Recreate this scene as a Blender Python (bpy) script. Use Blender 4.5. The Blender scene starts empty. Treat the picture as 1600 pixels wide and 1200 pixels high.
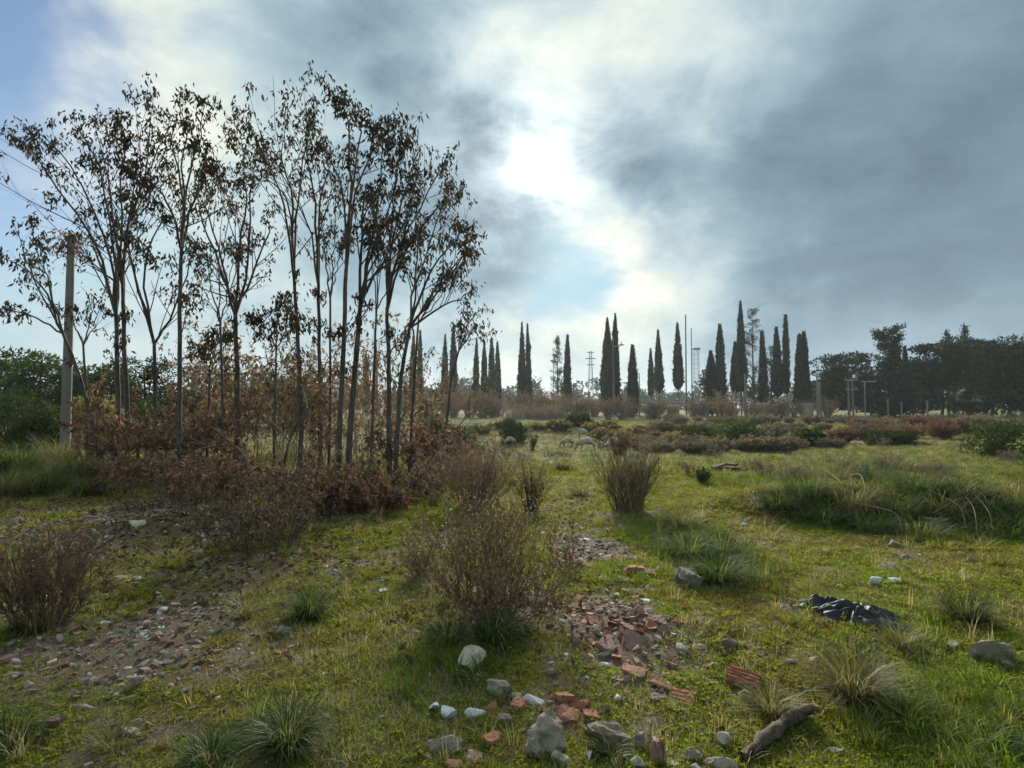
import bpy, bmesh, math, random
import numpy as np
from mathutils import Vector, Matrix, noise as mnoise

random.seed(7)
RNG = np.random.default_rng(11)
SC = bpy.context.scene
COL = SC.collection

# ------------------------------------------------------------------ camera
F_PX = 889.0                       # focal length in pixels of the 1600 wide photograph
CAM_H = 1.6
PITCH = math.atan(37.0 / F_PX)
cam_d = bpy.data.cameras.new('camera')
cam_d.sensor_width = 36.0
cam_d.lens = 36.0 * F_PX / 1600.0
cam_d.clip_start = 0.05
cam_d.clip_end = 5000.0
cam = bpy.data.objects.new('camera', cam_d)
COL.objects.link(cam)
cam.location = (0, 0, CAM_H)
cam.rotation_euler = (math.pi / 2 + PITCH, 0, 0)
SC.camera = cam


def ray(px, py):
    u = (px - 800.0) / F_PX
    v = (600.0 - py) / F_PX
    return np.array([u, math.cos(PITCH) - v * math.sin(PITCH), math.sin(PITCH) + v * math.cos(PITCH)])


def unit(v):
    v = np.asarray(v, float)
    return v / np.linalg.norm(v)


SUN_DIR = unit(ray(828, 255))
SUN_EL = math.asin(SUN_DIR[2])
SUN_AZ = math.atan2(SUN_DIR[0], SUN_DIR[1])

# ------------------------------------------------------------------ world: Nishita sky with broken cloud
W = bpy.data.worlds.new('World')
SC.world = W
W.use_nodes = True
wn, wl = W.node_tree.nodes, W.node_tree.links
wn.clear()


class NG:
    """small helper for writing node graphs as expressions"""
    def __init__(s, tree):
        s.n, s.l = tree.nodes, tree.links

    def put(s, sock, v):
        if hasattr(v, 'node') or hasattr(v, 'is_output'):
            s.l.new(v, sock)
        else:
            sock.default_value = v

    def m(s, op, a, b=0.0, c=None, clamp=False):
        n = s.n.new('ShaderNodeMath'); n.operation = op; n.use_clamp = clamp
        s.put(n.inputs[0], a); s.put(n.inputs[1], b)
        if c is not None: s.put(n.inputs[2], c)
        return n.outputs[0]

    def v(s, op, a, b=(0, 0, 0), scale=None):
        n = s.n.new('ShaderNodeVectorMath'); n.operation = op
        s.put(n.inputs[0], a); s.put(n.inputs[1], b)
        if scale is not None: s.put(n.inputs['Scale'], scale)
        return n.outputs['Value'] if op in ('DOT_PRODUCT', 'LENGTH') else n.outputs['Vector']

    def noise(s, vec, scale, detail=4, rough=0.55, dist=0.0):
        n = s.n.new('ShaderNodeTexNoise')
        if vec is not None: s.l.new(vec, n.inputs['Vector'])
        n.inputs['Scale'].default_value = scale; n.inputs['Detail'].default_value = detail
        n.inputs['Roughness'].default_value = rough; n.inputs['Distortion'].default_value = dist
        return n.outputs['Fac'], n.outputs['Color']

    def ramp(s, fac, stops, interp='LINEAR'):
        n = s.n.new('ShaderNodeValToRGB'); cr = n.color_ramp; cr.interpolation = interp
        while len(cr.elements) < len(stops): cr.elements.new(0.5)
        for e, (p, c) in zip(cr.elements, stops):
            e.position = p; e.color = (c[0], c[1], c[2], 1)
        s.put(n.inputs['Fac'], fac)
        return n.outputs['Color']

    def mix(s, fac, a, b, mode='MIX', clamp=True):
        n = s.n.new('ShaderNodeMix'); n.data_type = 'RGBA'; n.blend_type = mode
        n.clamp_factor = clamp
        s.put(n.inputs['Factor'], fac)
        ia = [i for i in n.inputs if i.name == 'A' and i.type == 'RGBA'][0]
        ib = [i for i in n.inputs if i.name == 'B' and i.type == 'RGBA'][0]
        for sock, val in ((ia, a), (ib, b)):
            if isinstance(val, (tuple, list)): sock.default_value = (val[0], val[1], val[2], 1)
            else: s.l.new(val, sock)
        return [o for o in n.outputs if o.type == 'RGBA'][0]

    def smooth(s, x, lo, hi):
        n = s.n.new('ShaderNodeMapRange'); n.interpolation_type = 'SMOOTHSTEP'
        s.put(n.inputs['Value'], x)
        n.inputs['From Min'].default_value = lo; n.inputs['From Max'].default_value = hi
        return n.outputs['Result']


g = NG(W.node_tree)
tc = wn.new('ShaderNodeTexCoord').outputs['Generated']
d0 = g.v('NORMALIZE', tc)
_, nc1 = g.noise(d0, 2.6, 2, 0.55)
_, nc2 = g.noise(d0, 8.0, 3, 0.6)
off = g.v('ADD', g.v('SCALE', g.v('SUBTRACT', nc1, (0.5, 0.5, 0.5)), scale=0.22),
          g.v('SCALE', g.v('SUBTRACT', nc2, (0.5, 0.5, 0.5)), scale=0.10))
dn = g.v('NORMALIZE', g.v('ADD', d0, off))


def lobe(px, py, sig, w, src=None):
    k = 1.0 / math.radians(sig) ** 2
    c = unit(ray(px, py))
    d = g.v('DOT_PRODUCT', dn if src is None else src, tuple(c))
    e = g.m('EXPONENT', g.m('MULTIPLY', g.m('SUBTRACT', d, 1.0), k))
    return g.m('MULTIPLY', e, w)


def add_all(start, items):
    a = start
    for it in items: a = g.m('ADD', a, it)
    return a


# flattened coordinates: cloud sheets stretch towards the horizon
sx = wn.new('ShaderNodeSeparateXYZ'); wl.new(d0, sx.inputs[0])
zc = g.m('ADD', g.m('ABSOLUTE', sx.outputs['Z']), 0.55)
cx = wn.new('ShaderNodeCombineXYZ')
wl.new(g.m('DIVIDE', sx.outputs['X'], zc), cx.inputs[0])
wl.new(g.m('DIVIDE', sx.outputs['Y'], zc), cx.inputs[1])
wl.new(sx.outputs['Z'], cx.inputs[2])
fbA, _ = g.noise(cx.outputs[0], 1.9, 4, 0.56, 0.4)
fbB, _ = g.noise(cx.outputs[0], 6.0, 5, 0.58, 0.2)
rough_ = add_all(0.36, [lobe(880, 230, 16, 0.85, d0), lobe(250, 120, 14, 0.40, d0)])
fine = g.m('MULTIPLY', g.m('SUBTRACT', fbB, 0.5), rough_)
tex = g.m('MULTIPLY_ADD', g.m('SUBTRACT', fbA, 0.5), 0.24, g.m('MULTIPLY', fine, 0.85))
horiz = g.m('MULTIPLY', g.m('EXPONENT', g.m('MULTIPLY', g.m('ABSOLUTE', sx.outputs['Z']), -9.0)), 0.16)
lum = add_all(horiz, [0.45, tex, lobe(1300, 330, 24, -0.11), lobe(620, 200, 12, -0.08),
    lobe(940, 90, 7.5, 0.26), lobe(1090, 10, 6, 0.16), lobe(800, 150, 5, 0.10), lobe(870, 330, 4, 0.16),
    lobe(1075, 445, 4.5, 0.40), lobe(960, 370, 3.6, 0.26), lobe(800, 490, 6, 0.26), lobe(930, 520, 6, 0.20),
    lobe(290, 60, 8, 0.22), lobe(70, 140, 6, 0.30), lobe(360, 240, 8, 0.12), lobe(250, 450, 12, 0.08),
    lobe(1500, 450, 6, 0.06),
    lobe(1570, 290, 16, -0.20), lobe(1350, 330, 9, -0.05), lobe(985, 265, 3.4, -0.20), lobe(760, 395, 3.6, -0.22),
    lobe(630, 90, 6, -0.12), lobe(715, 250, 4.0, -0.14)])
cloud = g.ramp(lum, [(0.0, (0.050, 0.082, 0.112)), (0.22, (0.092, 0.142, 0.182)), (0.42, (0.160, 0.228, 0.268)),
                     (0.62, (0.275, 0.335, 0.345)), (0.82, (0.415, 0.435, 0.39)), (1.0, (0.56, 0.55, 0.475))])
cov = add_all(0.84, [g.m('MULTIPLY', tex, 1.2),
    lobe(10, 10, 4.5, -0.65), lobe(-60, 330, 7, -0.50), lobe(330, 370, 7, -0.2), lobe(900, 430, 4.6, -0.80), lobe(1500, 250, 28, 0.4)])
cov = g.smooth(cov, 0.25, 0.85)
sky = wn.new('ShaderNodeTexSky')
sky.sky_type = 'NISHITA'
sky.sun_disc = False
sky.sun_elevation = SUN_EL
sky.sun_rotation = SUN_AZ
sky.altitude = 100
sky.air_density = 1.0
sky.dust_density = 1.2
sky.ozone_density = 1.5
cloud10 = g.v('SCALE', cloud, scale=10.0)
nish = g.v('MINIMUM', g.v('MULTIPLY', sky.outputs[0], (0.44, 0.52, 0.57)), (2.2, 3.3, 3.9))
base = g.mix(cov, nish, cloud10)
# sunlight scattered through the thin cloud in front of the sun
sund = tuple(SUN_DIR)
dotS = g.v('DOT_PRODUCT', d0, sund)
dotN = g.v('DOT_PRODUCT', g.v('NORMALIZE', g.v('ADD', d0, g.v('SCALE', off, scale=0.4))), sund)


def sglow(d, sig, w):
    return g.m('MULTIPLY', g.m('EXPONENT', g.m('MULTIPLY', g.m('SUBTRACT', d, 1.0), 1.0 / math.radians(sig) ** 2)), w)


thin = g.m('MULTIPLY_ADD', g.smooth(fbB, 0.30, 0.66), 0.75, 0.25)
glow = add_all(sglow(dotS, 0.9, 7.0), [g.m('MULTIPLY', sglow(dotN, 2.2, 4.2), thin), g.m('MULTIPLY', sglow(dotN, 4.5, 1.4), thin), g.m('MULTIPLY', sglow(dotN, 10.0, 0.5), thin)])
glc = g.v('SCALE', (1.0, 0.98, 0.92), scale=glow)
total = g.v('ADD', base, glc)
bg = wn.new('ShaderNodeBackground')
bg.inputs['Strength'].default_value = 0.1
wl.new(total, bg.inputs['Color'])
W.cycles.sampling_method = 'MANUAL'
W.cycles.sample_map_resolution = 512
wo = wn.new('ShaderNodeOutputWorld')
wl.new(bg.outputs[0], wo.inputs['Surface'])

# ------------------------------------------------------------------ sun, veiled by cloud
sl = bpy.data.lights.new('sun', 'SUN')
sl.energy = 3.6
sl.angle = math.radians(14.0)
sl.color = (1.0, 0.95, 0.86)
sun = bpy.data.objects.new('sun', sl)
COL.objects.link(sun)
sun.location = (0, 0, 30)
sun.rotation_euler = Vector(-SUN_DIR).to_track_quat('-Z', 'Y').to_euler()

SC.view_settings.view_transform = 'Standard'
SC.view_settings.look = 'None'
SC.view_settings.exposure = 1.08
SC.view_settings.gamma = 1.0
SC.view_settings.use_curve_mapping = False
SC.render.engine = 'CYCLES'
SC.cycles.use_denoising = True
SC.cycles.max_bounces = 5
SC.cycles.diffuse_bounces = 2
SC.cycles.transmission_bounces = 4
SC.cycles.transparent_max_bounces = 6
SC.cycles.volume_bounces = 1
SC.cycles.use_adaptive_sampling = True
SC.cycles.adaptive_threshold = 0.02


# ------------------------------------------------------------------ geometry helpers
class Geo:
    """collects triangles; build() links them as one mesh object"""
    def __init__(s):
        s.V, s.F, s.T, s.n = [], [], [], 0

    def add(s, v, f, tint=None):
        v = np.asarray(v, float).reshape(-1, 3); f = np.asarray(f, int).reshape(-1, 3)
        s.V.append(v); s.F.append(f + s.n); s.n += len(v)
        if tint is None: tint = np.full(len(v), 0.5)
        t = np.asarray(tint, float)
        s.T.append(np.full(len(v), float(t)) if t.ndim == 0 else t)
        return s

    def mesh(s, name, mat, smooth=False):
        V = np.concatenate(s.V); Fa = np.concatenate(s.F); T = np.concatenate(s.T)
        me = bpy.data.meshes.new(name)
        me.vertices.add(len(V)); me.vertices.foreach_set('co', V.astype(np.float32).ravel())
        me.loops.add(len(Fa) * 3); me.loops.foreach_set('vertex_index', Fa.astype(np.int32).ravel())
        me.polygons.add(len(Fa)); me.polygons.foreach_set('loop_start', np.arange(0, len(Fa) * 3, 3, dtype=np.int32))
        me.polygons.foreach_set('use_smooth', np.full(len(Fa), smooth))
        a = me.attributes.new('tint', 'FLOAT', 'POINT'); a.data.foreach_set('value', T.astype(np.float32))
        me.update(calc_edges=True)
        if mat: me.materials.append(mat)
        return me

    def build(s, name, mat, parent=None, smooth=False):
        o = bpy.data.objects.new(name, s.mesh(name, mat, smooth))
        COL.objects.link(o)
        if parent is not None: o.parent = parent
        return o


def thing(name, label, cat, loc=(0, 0, 0), rotz=0.0, group=None):
    o = bpy.data.objects.new(name, None); COL.objects.link(o)
    o.empty_display_size = 0.2
    o.location = [float(c) for c in loc]; o.rotation_euler = (0, 0, rotz)
    return tag(o, label, cat, group)


def tag(o, label, cat, group=None):
    o['label'] = label; o['category'] = cat
    if group: o['group'] = group
    return o


def dup(root, loc, rotz=0.0, scale=(1, 1, 1), label=None, group=None):
    r = root.copy(); COL.objects.link(r)
    r.location = [float(c) for c in loc]; r.rotation_euler = (0, 0, rotz); r.scale = scale
    if label: r['label'] = label
    if group: r['group'] = group
    for ch in list(root.children):
        c = ch.copy(); COL.objects.link(c); c.parent = r
        for gc in list(ch.children):
            d = gc.copy(); COL.objects.link(d); d.parent = c
    return r


def norm(a):
    return a / np.maximum(np.linalg.norm(a, axis=-1, keepdims=True), 1e-9)


def tubes(P, R, sides=4, close=True):
    """P (M,N,3) centre lines, R (M,N) radii -> verts, tris"""
    P = np.asarray(P, float); R = np.asarray(R, float)
    if P.ndim == 2: P = P[None]; R = R[None]
    M, N, _ = P.shape
    T = np.empty_like(P)
    T[:, 1:-1] = P[:, 2:] - P[:, :-2]; T[:, 0] = P[:, 1] - P[:, 0]; T[:, -1] = P[:, -1] - P[:, -2]
    T = norm(T)
    mean = norm(P[:, -1] - P[:, 0])
    ref = np.where(np.abs(mean[:, 0:1]) < 0.75, np.array([[1.0, 0, 0]]), np.array([[0, 1.0, 0]]))[:, None, :]
    A = norm(np.cross(T, np.broadcast_to(ref, T.shape))); B = np.cross(T, A)
    an = np.linspace(0, 2 * math.pi, sides, endpoint=False)
    ring = A[:, :, None, :] * np.cos(an)[None, None, :, None] + B[:, :, None, :] * np.sin(an)[None, None, :, None]
    V = P[:, :, None, :] + ring * R[:, :, None, None]
    idx = np.arange(M * N * sides).reshape(M, N, sides)
    a = idx[:, :-1, :]; b = np.roll(idx, -1, axis=2)[:, :-1, :]
    c = np.roll(idx, -1, axis=2)[:, 1:, :]; d = idx[:, 1:, :]
    F = np.concatenate([np.stack([a, b, c], -1).reshape(-1, 3), np.stack([a, c, d], -1).reshape(-1, 3)])
    if close:
        cap = []
        for e in (0, -1):
            r0 = idx[:, e, :]
            for k in range(1, sides - 1):
                cap.append(np.stack([r0[:, 0], r0[:, k], r0[:, k + 1]], -1))
        F = np.concatenate([F] + cap)
    return V.reshape(-1, 3), F


def leaves(pos, dirs, length, width, fold=0.25, curl=0.0, roll=None):
    """one folded diamond leaf per row: 4 verts, 2 triangles"""
    pos = np.asarray(pos, float); M = len(pos); dirs = norm(np.asarray(dirs, float))
    length = np.broadcast_to(np.asarray(length, float), (M,))[:, None]
    width = np.broadcast_to(np.asarray(width, float), (M,))[:, None]
    rnd = norm(RNG.normal(size=(M, 3)))
    side = norm(np.cross(dirs, rnd)); up = np.cross(side, dirs)
    mid = pos + dirs * length * 0.45
    v0 = pos; v1 = mid + side * width * 0.5 + up * width * fold
    v2 = pos + dirs * length - up * length * curl
    v3 = mid - side * width * 0.5 + up * width * fold
    V = np.stack([v0, v1, v2, v3], 1).reshape(-1, 3)
    i = np.arange(M) * 4
    F = np.concatenate([np.stack([i, i + 1, i + 2], 1), np.stack([i, i + 2, i + 3], 1)])
    t = np.repeat(RNG.random(M), 4)
    return V, F, t


def blades(pos, az, lean, length, width, segs=3, droop=0.6):
    """arching grass blades (ribbons)"""
    M = len(pos)
    az = np.asarray(az); h = np.stack([np.cos(az), np.sin(az), np.zeros(M)], 1)
    sd = np.stack([-np.sin(az), np.cos(az), np.zeros(M)], 1)
    P = [np.asarray(pos, float)]
    ang = np.asarray(lean, float).copy(); step = np.asarray(length) / segs
    for s_ in range(segs):
        P.append(P[-1] + (h * np.sin(ang)[:, None] + np.array([0, 0, 1.0]) * np.cos(ang)[:, None]) * step[:, None])
        ang = ang + droop * (0.5 + RNG.random(M)) * 0.7
    V = []
    for k, p in enumerate(P):
        w = np.asarray(width) * (1 - (k / segs) ** 1.5) * 0.5
        if k < segs: V += [p - sd * w[:, None], p + sd * w[:, None]]
        else: V += [p]
    n = 2 * segs + 1
    V = np.stack(V, 1).reshape(-1, 3)
    i = np.arange(M) * n; F = []
    for k in range(segs - 1):
        F += [np.stack([i + 2 * k, i + 2 * k + 1, i + 2 * k + 3], 1), np.stack([i + 2 * k, i + 2 * k + 3, i + 2 * k + 2], 1)]
    F += [np.stack([i + 2 * segs - 2, i + 2 * segs - 1, i + 2 * segs], 1)]
    return V, np.concatenate(F), np.repeat(RNG.random(M), n)


# ------------------------------------------------------------------ ground height
def h2(ix, iy, s):
    v = np.sin(ix * 127.1 + iy * 311.7 + s * 74.7) * 43758.5453
    return v - np.floor(v)


def vn(x, y, s=0):
    x = np.asarray(x, float); y = np.asarray(y, float)
    ix, iy = np.floor(x), np.floor(y); fx, fy = x - ix, y - iy
    fx = fx * fx * (3 - 2 * fx); fy = fy * fy * (3 - 2 * fy)
    return (h2(ix, iy, s) * (1 - fx) + h2(ix + 1, iy, s) * fx) * (1 - fy) + (h2(ix, iy + 1, s) * (1 - fx) + h2(ix + 1, iy + 1, s) * fx) * fy


def fbm(x, y, s=0, oc=4):
    r = 0; a = 0.5
    for k in range(oc):
        r = r + a * vn(x * 2 ** k + 17 * k, y * 2 ** k - 9 * k, s + k); a *= 0.5
    return r / (1 - 0.5 ** oc)


def sst(a, b, x):
    t = np.clip((x - a) / (b - a), 0, 1); return t * t * (3 - 2 * t)


def gs(x, y, cx, cy, rx, ry):
    return np.exp(-(((x - cx) / rx) ** 2 + ((y - cy) / ry) ** 2))


def hz(x, y):
    x = np.asarray(x, float); y = np.asarray(y, float)
    r = np.hypot(x, y)
    z = -1.0 * gs(x, y, -1, 34, 15, 12)
    z = z + 0.55 * sst(45, 120, y)
    z = z + 0.36 * gs(x, y, 5.7, 8.7, 2.0, 0.75) + 0.20 * gs(x, y, 8.2, 8.9, 1.6, 0.8) + 0.20 * gs(x, y, 4.2, 9.1, 1.2, 0.6)
    z = z + 0.09 * gs(x, y, 0.95, 4.3, 0.55, 0.45) + 0.05 * gs(x, y, 1.0, 5.4, 0.7, 0.5)
    z = z + 0.30 * gs(x, y, -12, 15, 5, 5) + 0.10 * gs(x, y, -4.5, 7.6, 2.5, 1.0)
    z = z + 0.10 * (fbm(x * 0.35, y * 0.35, 3) - 0.5) * sst(2, 5, r)
    z = z + 0.045 * (fbm(x * 1.7, y * 1.7, 5) - 0.5) + 0.022 * (vn(x * 7, y * 7, 8) - 0.5) + 0.012 * (vn(x * 17, y * 17, 9) - 0.5)
    return z


def gz(x, y):
    return float(hz(x, y))


def G(px, py):
    """ground point seen at a pixel of the photograph"""
    d = ray(px, py)
    t = np.geomspace(1.0, 400, 6000)
    below = CAM_H + d[2] * t < hz(d[0] * t, d[1] * t)
    k = int(np.argmax(below)) if below.any() else len(t) - 1
    tt = t[k]
    return np.array([d[0] * tt, d[1] * tt, gz(d[0] * tt, d[1] * tt)])


def at(px, py, Y):
    d = ray(px, py); t = Y / d[1]
    return np.array([d[0] * t, Y, CAM_H + d[2] * t])


def on_ground(px, Y):
    x = at(px, 600, Y)[0]
    return np.array([x, Y, gz(x, Y)])


def px_size(px, p):
    """metres for a length of px photograph pixels at point p"""
    return px * p[1] / F_PX


# how much bare dirt lies at a ground point: the earthy slope on the left and the rubble in the middle
def spots(lst):
    out = []
    for px, py, w, hgt, s in lst:
        p = G(px, py)
        out.append((p[0], p[1], w * p[1] / F_PX, hgt * p[1] * p[1] / (F_PX * CAM_H), s))
    return out


DIRT = spots([(150, 1010, 200, 75, 0.85), (290, 960, 120, 50, 0.75), (60, 1090, 150, 60, 0.75), (250, 800, 190, 50, 0.95),
              (330, 870, 160, 40, 0.7), (120, 820, 130, 50, 0.8), (420, 800, 130, 50, 0.9), (450, 740, 160, 30, 0.9),
              (970, 970, 75, 60, 1.0), (930, 860, 70, 40, 0.9), (880, 1060, 60, 60, 0.55), (900, 790, 60, 20, 0.5), (1130, 1010, 120, 60, 0.55), (1000, 1040, 70, 40, 0.5), (1160, 960, 80, 30, 0.4),
              (1300, 960, 70, 30, 0.5), (740, 940, 110, 50, 0.7), (840, 930, 70, 50, 0.8), (600, 700, 130, 30, 0.7), (330, 690, 160, 30, 0.7),
              (1370, 690, 80, 6, 1.0), (1380, 870, 80, 20, 0.45), (1260, 850, 90, 30, 0.35), (690, 1170, 60, 50, 0.5), (870, 1130, 60, 50, 0.5),
              (610, 880, 110, 40, 0.35), (200, 1130, 100, 60, 0.4), (40, 950, 60, 60, 0.7)])
BRICK = spots([(960, 985, 70, 35, 1.0), (1000, 890, 50, 22, 0.7), (180, 990, 140, 70, 0.14), (60, 1060, 100, 60, 0.20), (1150, 1020, 90, 50, 0.6),
               (890, 1100, 60, 40, 0.8), (760, 1170, 60, 40, 0.9), (260, 940, 90, 40, 0.35)])
LUSH = spots([(1400, 785, 210, 40, 0.66), (1090, 860, 110, 50, 0.9), (1480, 1130, 200, 90, 0.8), (640, 1040, 140, 60, 0.65), (450, 1140, 170, 60, 0.7),
              (600, 765, 110, 25, 0.9), (1560, 740, 150, 30, 0.8), (60, 740, 120, 40, 1.0), (720, 1010, 130, 40, 0.8), (1200, 760, 120, 30, 0.7)])


def field(lst, x, y):
    x = np.asarray(x, float); r = np.zeros_like(x)
    for cx_, cy_, rx, ry, s in lst:
        r = np.maximum(r, s * np.exp(-0.7 * (((x - cx_) / rx) ** 2 + ((y - cy_) / ry) ** 2)))
    return r


def dirtiness(x, y):
    d = 0.92 * field(DIRT, x, y) + 1.2 * (fbm(x * 1.1, y * 1.1, 21) - 0.52) + 0.25 * (fbm(x * 4, y * 4, 25) - 0.5)
    return np.clip(d * 1.15, 0, 1)


# ------------------------------------------------------------------ materials
def new_mat(name):
    m = bpy.data.materials.new(name); m.use_nodes = True
    m.node_tree.nodes.clear()
    return m, NG(m.node_tree)


def finish(m, gg, surf):
    o = gg.n.new('ShaderNodeOutputMaterial'); gg.l.new(surf, o.inputs['Surface']); return m


def attr(gg, name):
    n = gg.n.new('ShaderNodeAttribute'); n.attribute_name = name; return n.outputs['Fac']


def principled(gg, col, rough=0.8, spec=0.3, bump=None, bstr=0.4, bdist=0.02):
    p = gg.n.new('ShaderNodeBsdfPrincipled')
    gg.put(p.inputs['Base Color'], col if not isinstance(col, (tuple, list)) else (*col, 1))
    gg.put(p.inputs['Roughness'], rough)
    p.inputs['Specular IOR Level'].default_value = spec
    if bump is not None:
        b = gg.n.new('ShaderNodeBump'); b.inputs['Strength'].default_value = bstr; b.inputs['Distance'].default_value = bdist
        gg.l.new(bump, b.inputs['Height']); gg.l.new(b.outputs[0], p.inputs['Normal'])
    return p.outputs[0]


def leaf_mat(name, c0, c1, c2=None, trans=0.4, rough=0.55, pos_scale=0.0, c3=None, spec=0.25):
    """leaf to leaf colour from the tint attribute, plant to plant from the object's random value"""
    m, gg = new_mat(name)
    t = attr(gg, 'tint')
    stops = [(0.0, c0), (0.75, c1), (1.0, c2 or c1)]
    col = gg.ramp(t, stops)
    if pos_scale:
        geo = gg.n.new('ShaderNodeNewGeometry').outputs['Position']
        nf, _ = gg.noise(geo, pos_scale, 3, 0.6)
        col = gg.mix(gg.smooth(nf, 0.35, 0.68), col, c3)
    oi = gg.n.new('ShaderNodeObjectInfo').outputs['Random']
    hs = gg.n.new('ShaderNodeHueSaturation')
    gg.put(hs.inputs['Value'], gg.m('MULTIPLY_ADD', oi, 0.45, 0.78)); gg.put(hs.inputs['Hue'], gg.m('MULTIPLY_ADD', oi, 0.03, 0.485))
    gg.l.new(col, hs.inputs['Color'])
    p = principled(gg, hs.outputs[0], rough, spec)
    tr = gg.n.new('ShaderNodeBsdfTranslucent')
    gg.l.new(gg.mix(1.0, hs.outputs[0], (1.6, 1.5, 0.9), 'MULTIPLY'), tr.inputs['Color'])
    mx = gg.n.new('ShaderNodeMixShader'); mx.inputs[0].default_value = trans
    gg.l.new(p, mx.inputs[1]); gg.l.new(tr.outputs[0], mx.inputs[2])
    return finish(m, gg, mx.outputs[0])


def bark_mat(name, c0, c1, scale=9.0, stretch=0.15):
    m, gg = new_mat(name)
    tcn = gg.n.new('ShaderNodeTexCoord').outputs['Object']
    v = gg.v('MULTIPLY', tcn, (1, 1, stretch))
    f, _ = gg.noise(v, scale * 3, 5, 0.65); f2, _ = gg.noise(tcn, scale * 0.3, 3)
    col = gg.mix(gg.smooth(g_add(gg, f, f2), 0.75, 1.25), c0, c1)
    return finish(m, gg, principled(gg, col, 0.85, 0.2, f, 0.5, 0.01))


def g_add(gg, a, b):
    return gg.m('ADD', a, b)


def stone_mat(name, c0, c1, c2, dirt=(0.10, 0.08, 0.05), scale=14.0, rough=0.85, bstr=0.6, speck=0.5):
    m, gg = new_mat(name)
    tcn = gg.n.new('ShaderNodeTexCoord').outputs['Object']
    oi = gg.n.new('ShaderNodeObjectInfo').outputs['Random']
    v = gg.v('ADD', tcn, gg.v('SCALE', (7.0, 3.0, 5.0), scale=oi))
    f, _ = gg.noise(v, scale, 6, 0.65); f2, _ = gg.noise(v, scale * 4, 4, 0.7); f3, _ = gg.noise(v, scale * 0.35, 3, 0.5)
    col = gg.ramp(gg.m('ADD', gg.m('MULTIPLY', f, 0.7), gg.m('MULTIPLY', oi, 0.3)), [(0.25, c0), (0.5, c1), (0.75, c2)])
    col = gg.mix(gg.m('MULTIPLY', gg.smooth(gg.m('ADD', gg.m('MULTIPLY', f3, 0.7), gg.m('MULTIPLY', f2, 0.3)), 0.46, 0.66), speck), col, dirt)
    return finish(m, gg, principled(gg, col, rough, 0.25, gg.m('ADD', f, gg.m('MULTIPLY', f2, 0.5)), bstr, 0.012))


# ------------------------------------------------------------------ words that single out one of many alike things
ORD = ['first', 'second', 'third', 'fourth', 'fifth', 'sixth', 'seventh', 'eighth', 'ninth', 'tenth', 'eleventh', 'twelfth', 'thirteenth', 'fourteenth', 'fifteenth', 'sixteenth', 'seventeenth', 'eighteenth']
SKYREF = [(715, 'the lone sparse sapling'), (760, 'the row of four short cypresses'), (820, 'the tall close cypress pair'), (880, 'the feathery conifer'), (923, 'the distant pylon'), (955, 'the twin cypress'),
          (989, 'the short stout cypress'), (1017, 'the very thin cypress'), (1030, 'the slender bare-trunked cypress'), (1060, 'the cypress beside the dead poles'), (1088, 'the lattice mast'), (1118, 'the short broad cypress'), (1158, 'the tallest cypress'),
          (1178, 'the see-through conifer'), (1193, 'the dark blunt cypress'), (1222, 'the thin column-like cypress'), (1255, 'the last cypress pair'), (1279, 'the braced concrete poles'), (1329, 'the twin-legged line post'),
          (1360, 'the long flat board'), (1390, 'the bottle-shaped conifer'), (1415, 'the thin cypress in the wood'), (1447, 'the rightmost fence stake'), (1481, 'the spire-topped conifer'), (1510, 'the bare-tipped spire'),
          (1550, 'the right part of the wood'), (1590, 'the tall right-edge pine')]
GREF = [(213, 817, 'the tilted pale slab'), (214, 902, 'the bluish-white chip'), (291, 907, 'the long slanting sliver'), (256, 950, 'the white sliver'), (163, 971, 'the long white sliver'), (304, 964, 'the pale flat chip'),
        (303, 1000, 'the wedge-shaped stone'), (215, 1064, 'the rounded pale upright stone'), (42, 1068, 'the squarish stone'), (150, 1061, 'the flat dull red brick'), (130, 1103, 'the brown flat slab'), (208, 1136, 'the leaning greenish slab'),
        (70, 960, 'the left-edge shrub'), (385, 965, 'the weedy tussock'), (337, 1016, 'the long pinkish chip'), (990, 892, 'the topmost orange brick'), (985, 905, 'the long pale stone'), (948, 888, 'the long grey slab'),
        (911, 878, 'the leaning brown brick'), (992, 922, 'the flat pale slab'), (1008, 936, 'the low white sliver'), (957, 1000, 'the wide pink-grey slab'), (990, 998, 'the pink tile slab'), (1026, 967, 'the pink brick chunk'),
        (905, 997, 'the brown-red tile piece'), (1064, 1003, 'the grey-green slab'), (942, 1035, 'the white stone at the heap tip'), (1137, 1004, 'the grey stone with a light top'), (1162, 1058, 'the grooved brick'), (1037, 1060, 'the orange ribbed tile'),
        (1234, 1032, 'the pale stone in dry grass'), (1073, 906, 'the squared grey block'), (1345, 968, 'the black plastic sheet'), (482, 965, 'the dark green tussock'), (730, 1026, 'the lichen stone'), (450, 1165, 'the dead-bladed tussock'),
        (1421, 1078, 'the cylindrical stone'), (1490, 1003, 'the rough upright stone'), (1335, 1095, 'the straw-tipped tussock'), (1508, 965, 'the dark tussock'), (772, 950, 'the large twiggy shrub'), (865, 1146, 'the big mortar lump'),
        (1215, 1160, 'the fallen log'), (598, 919, 'the bright white chip'), (1400, 903, 'the white double stone'), (1557, 1014, 'the large earthy clod'), (1305, 1166, 'the pale flat stone by the log'), (890, 1105, 'the broken brick pile')]
TAKEN = {}


def unique(cands):
    for c in cands:
        if c not in TAKEN: TAKEN[c] = 1; return c
    return cands[0]


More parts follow.
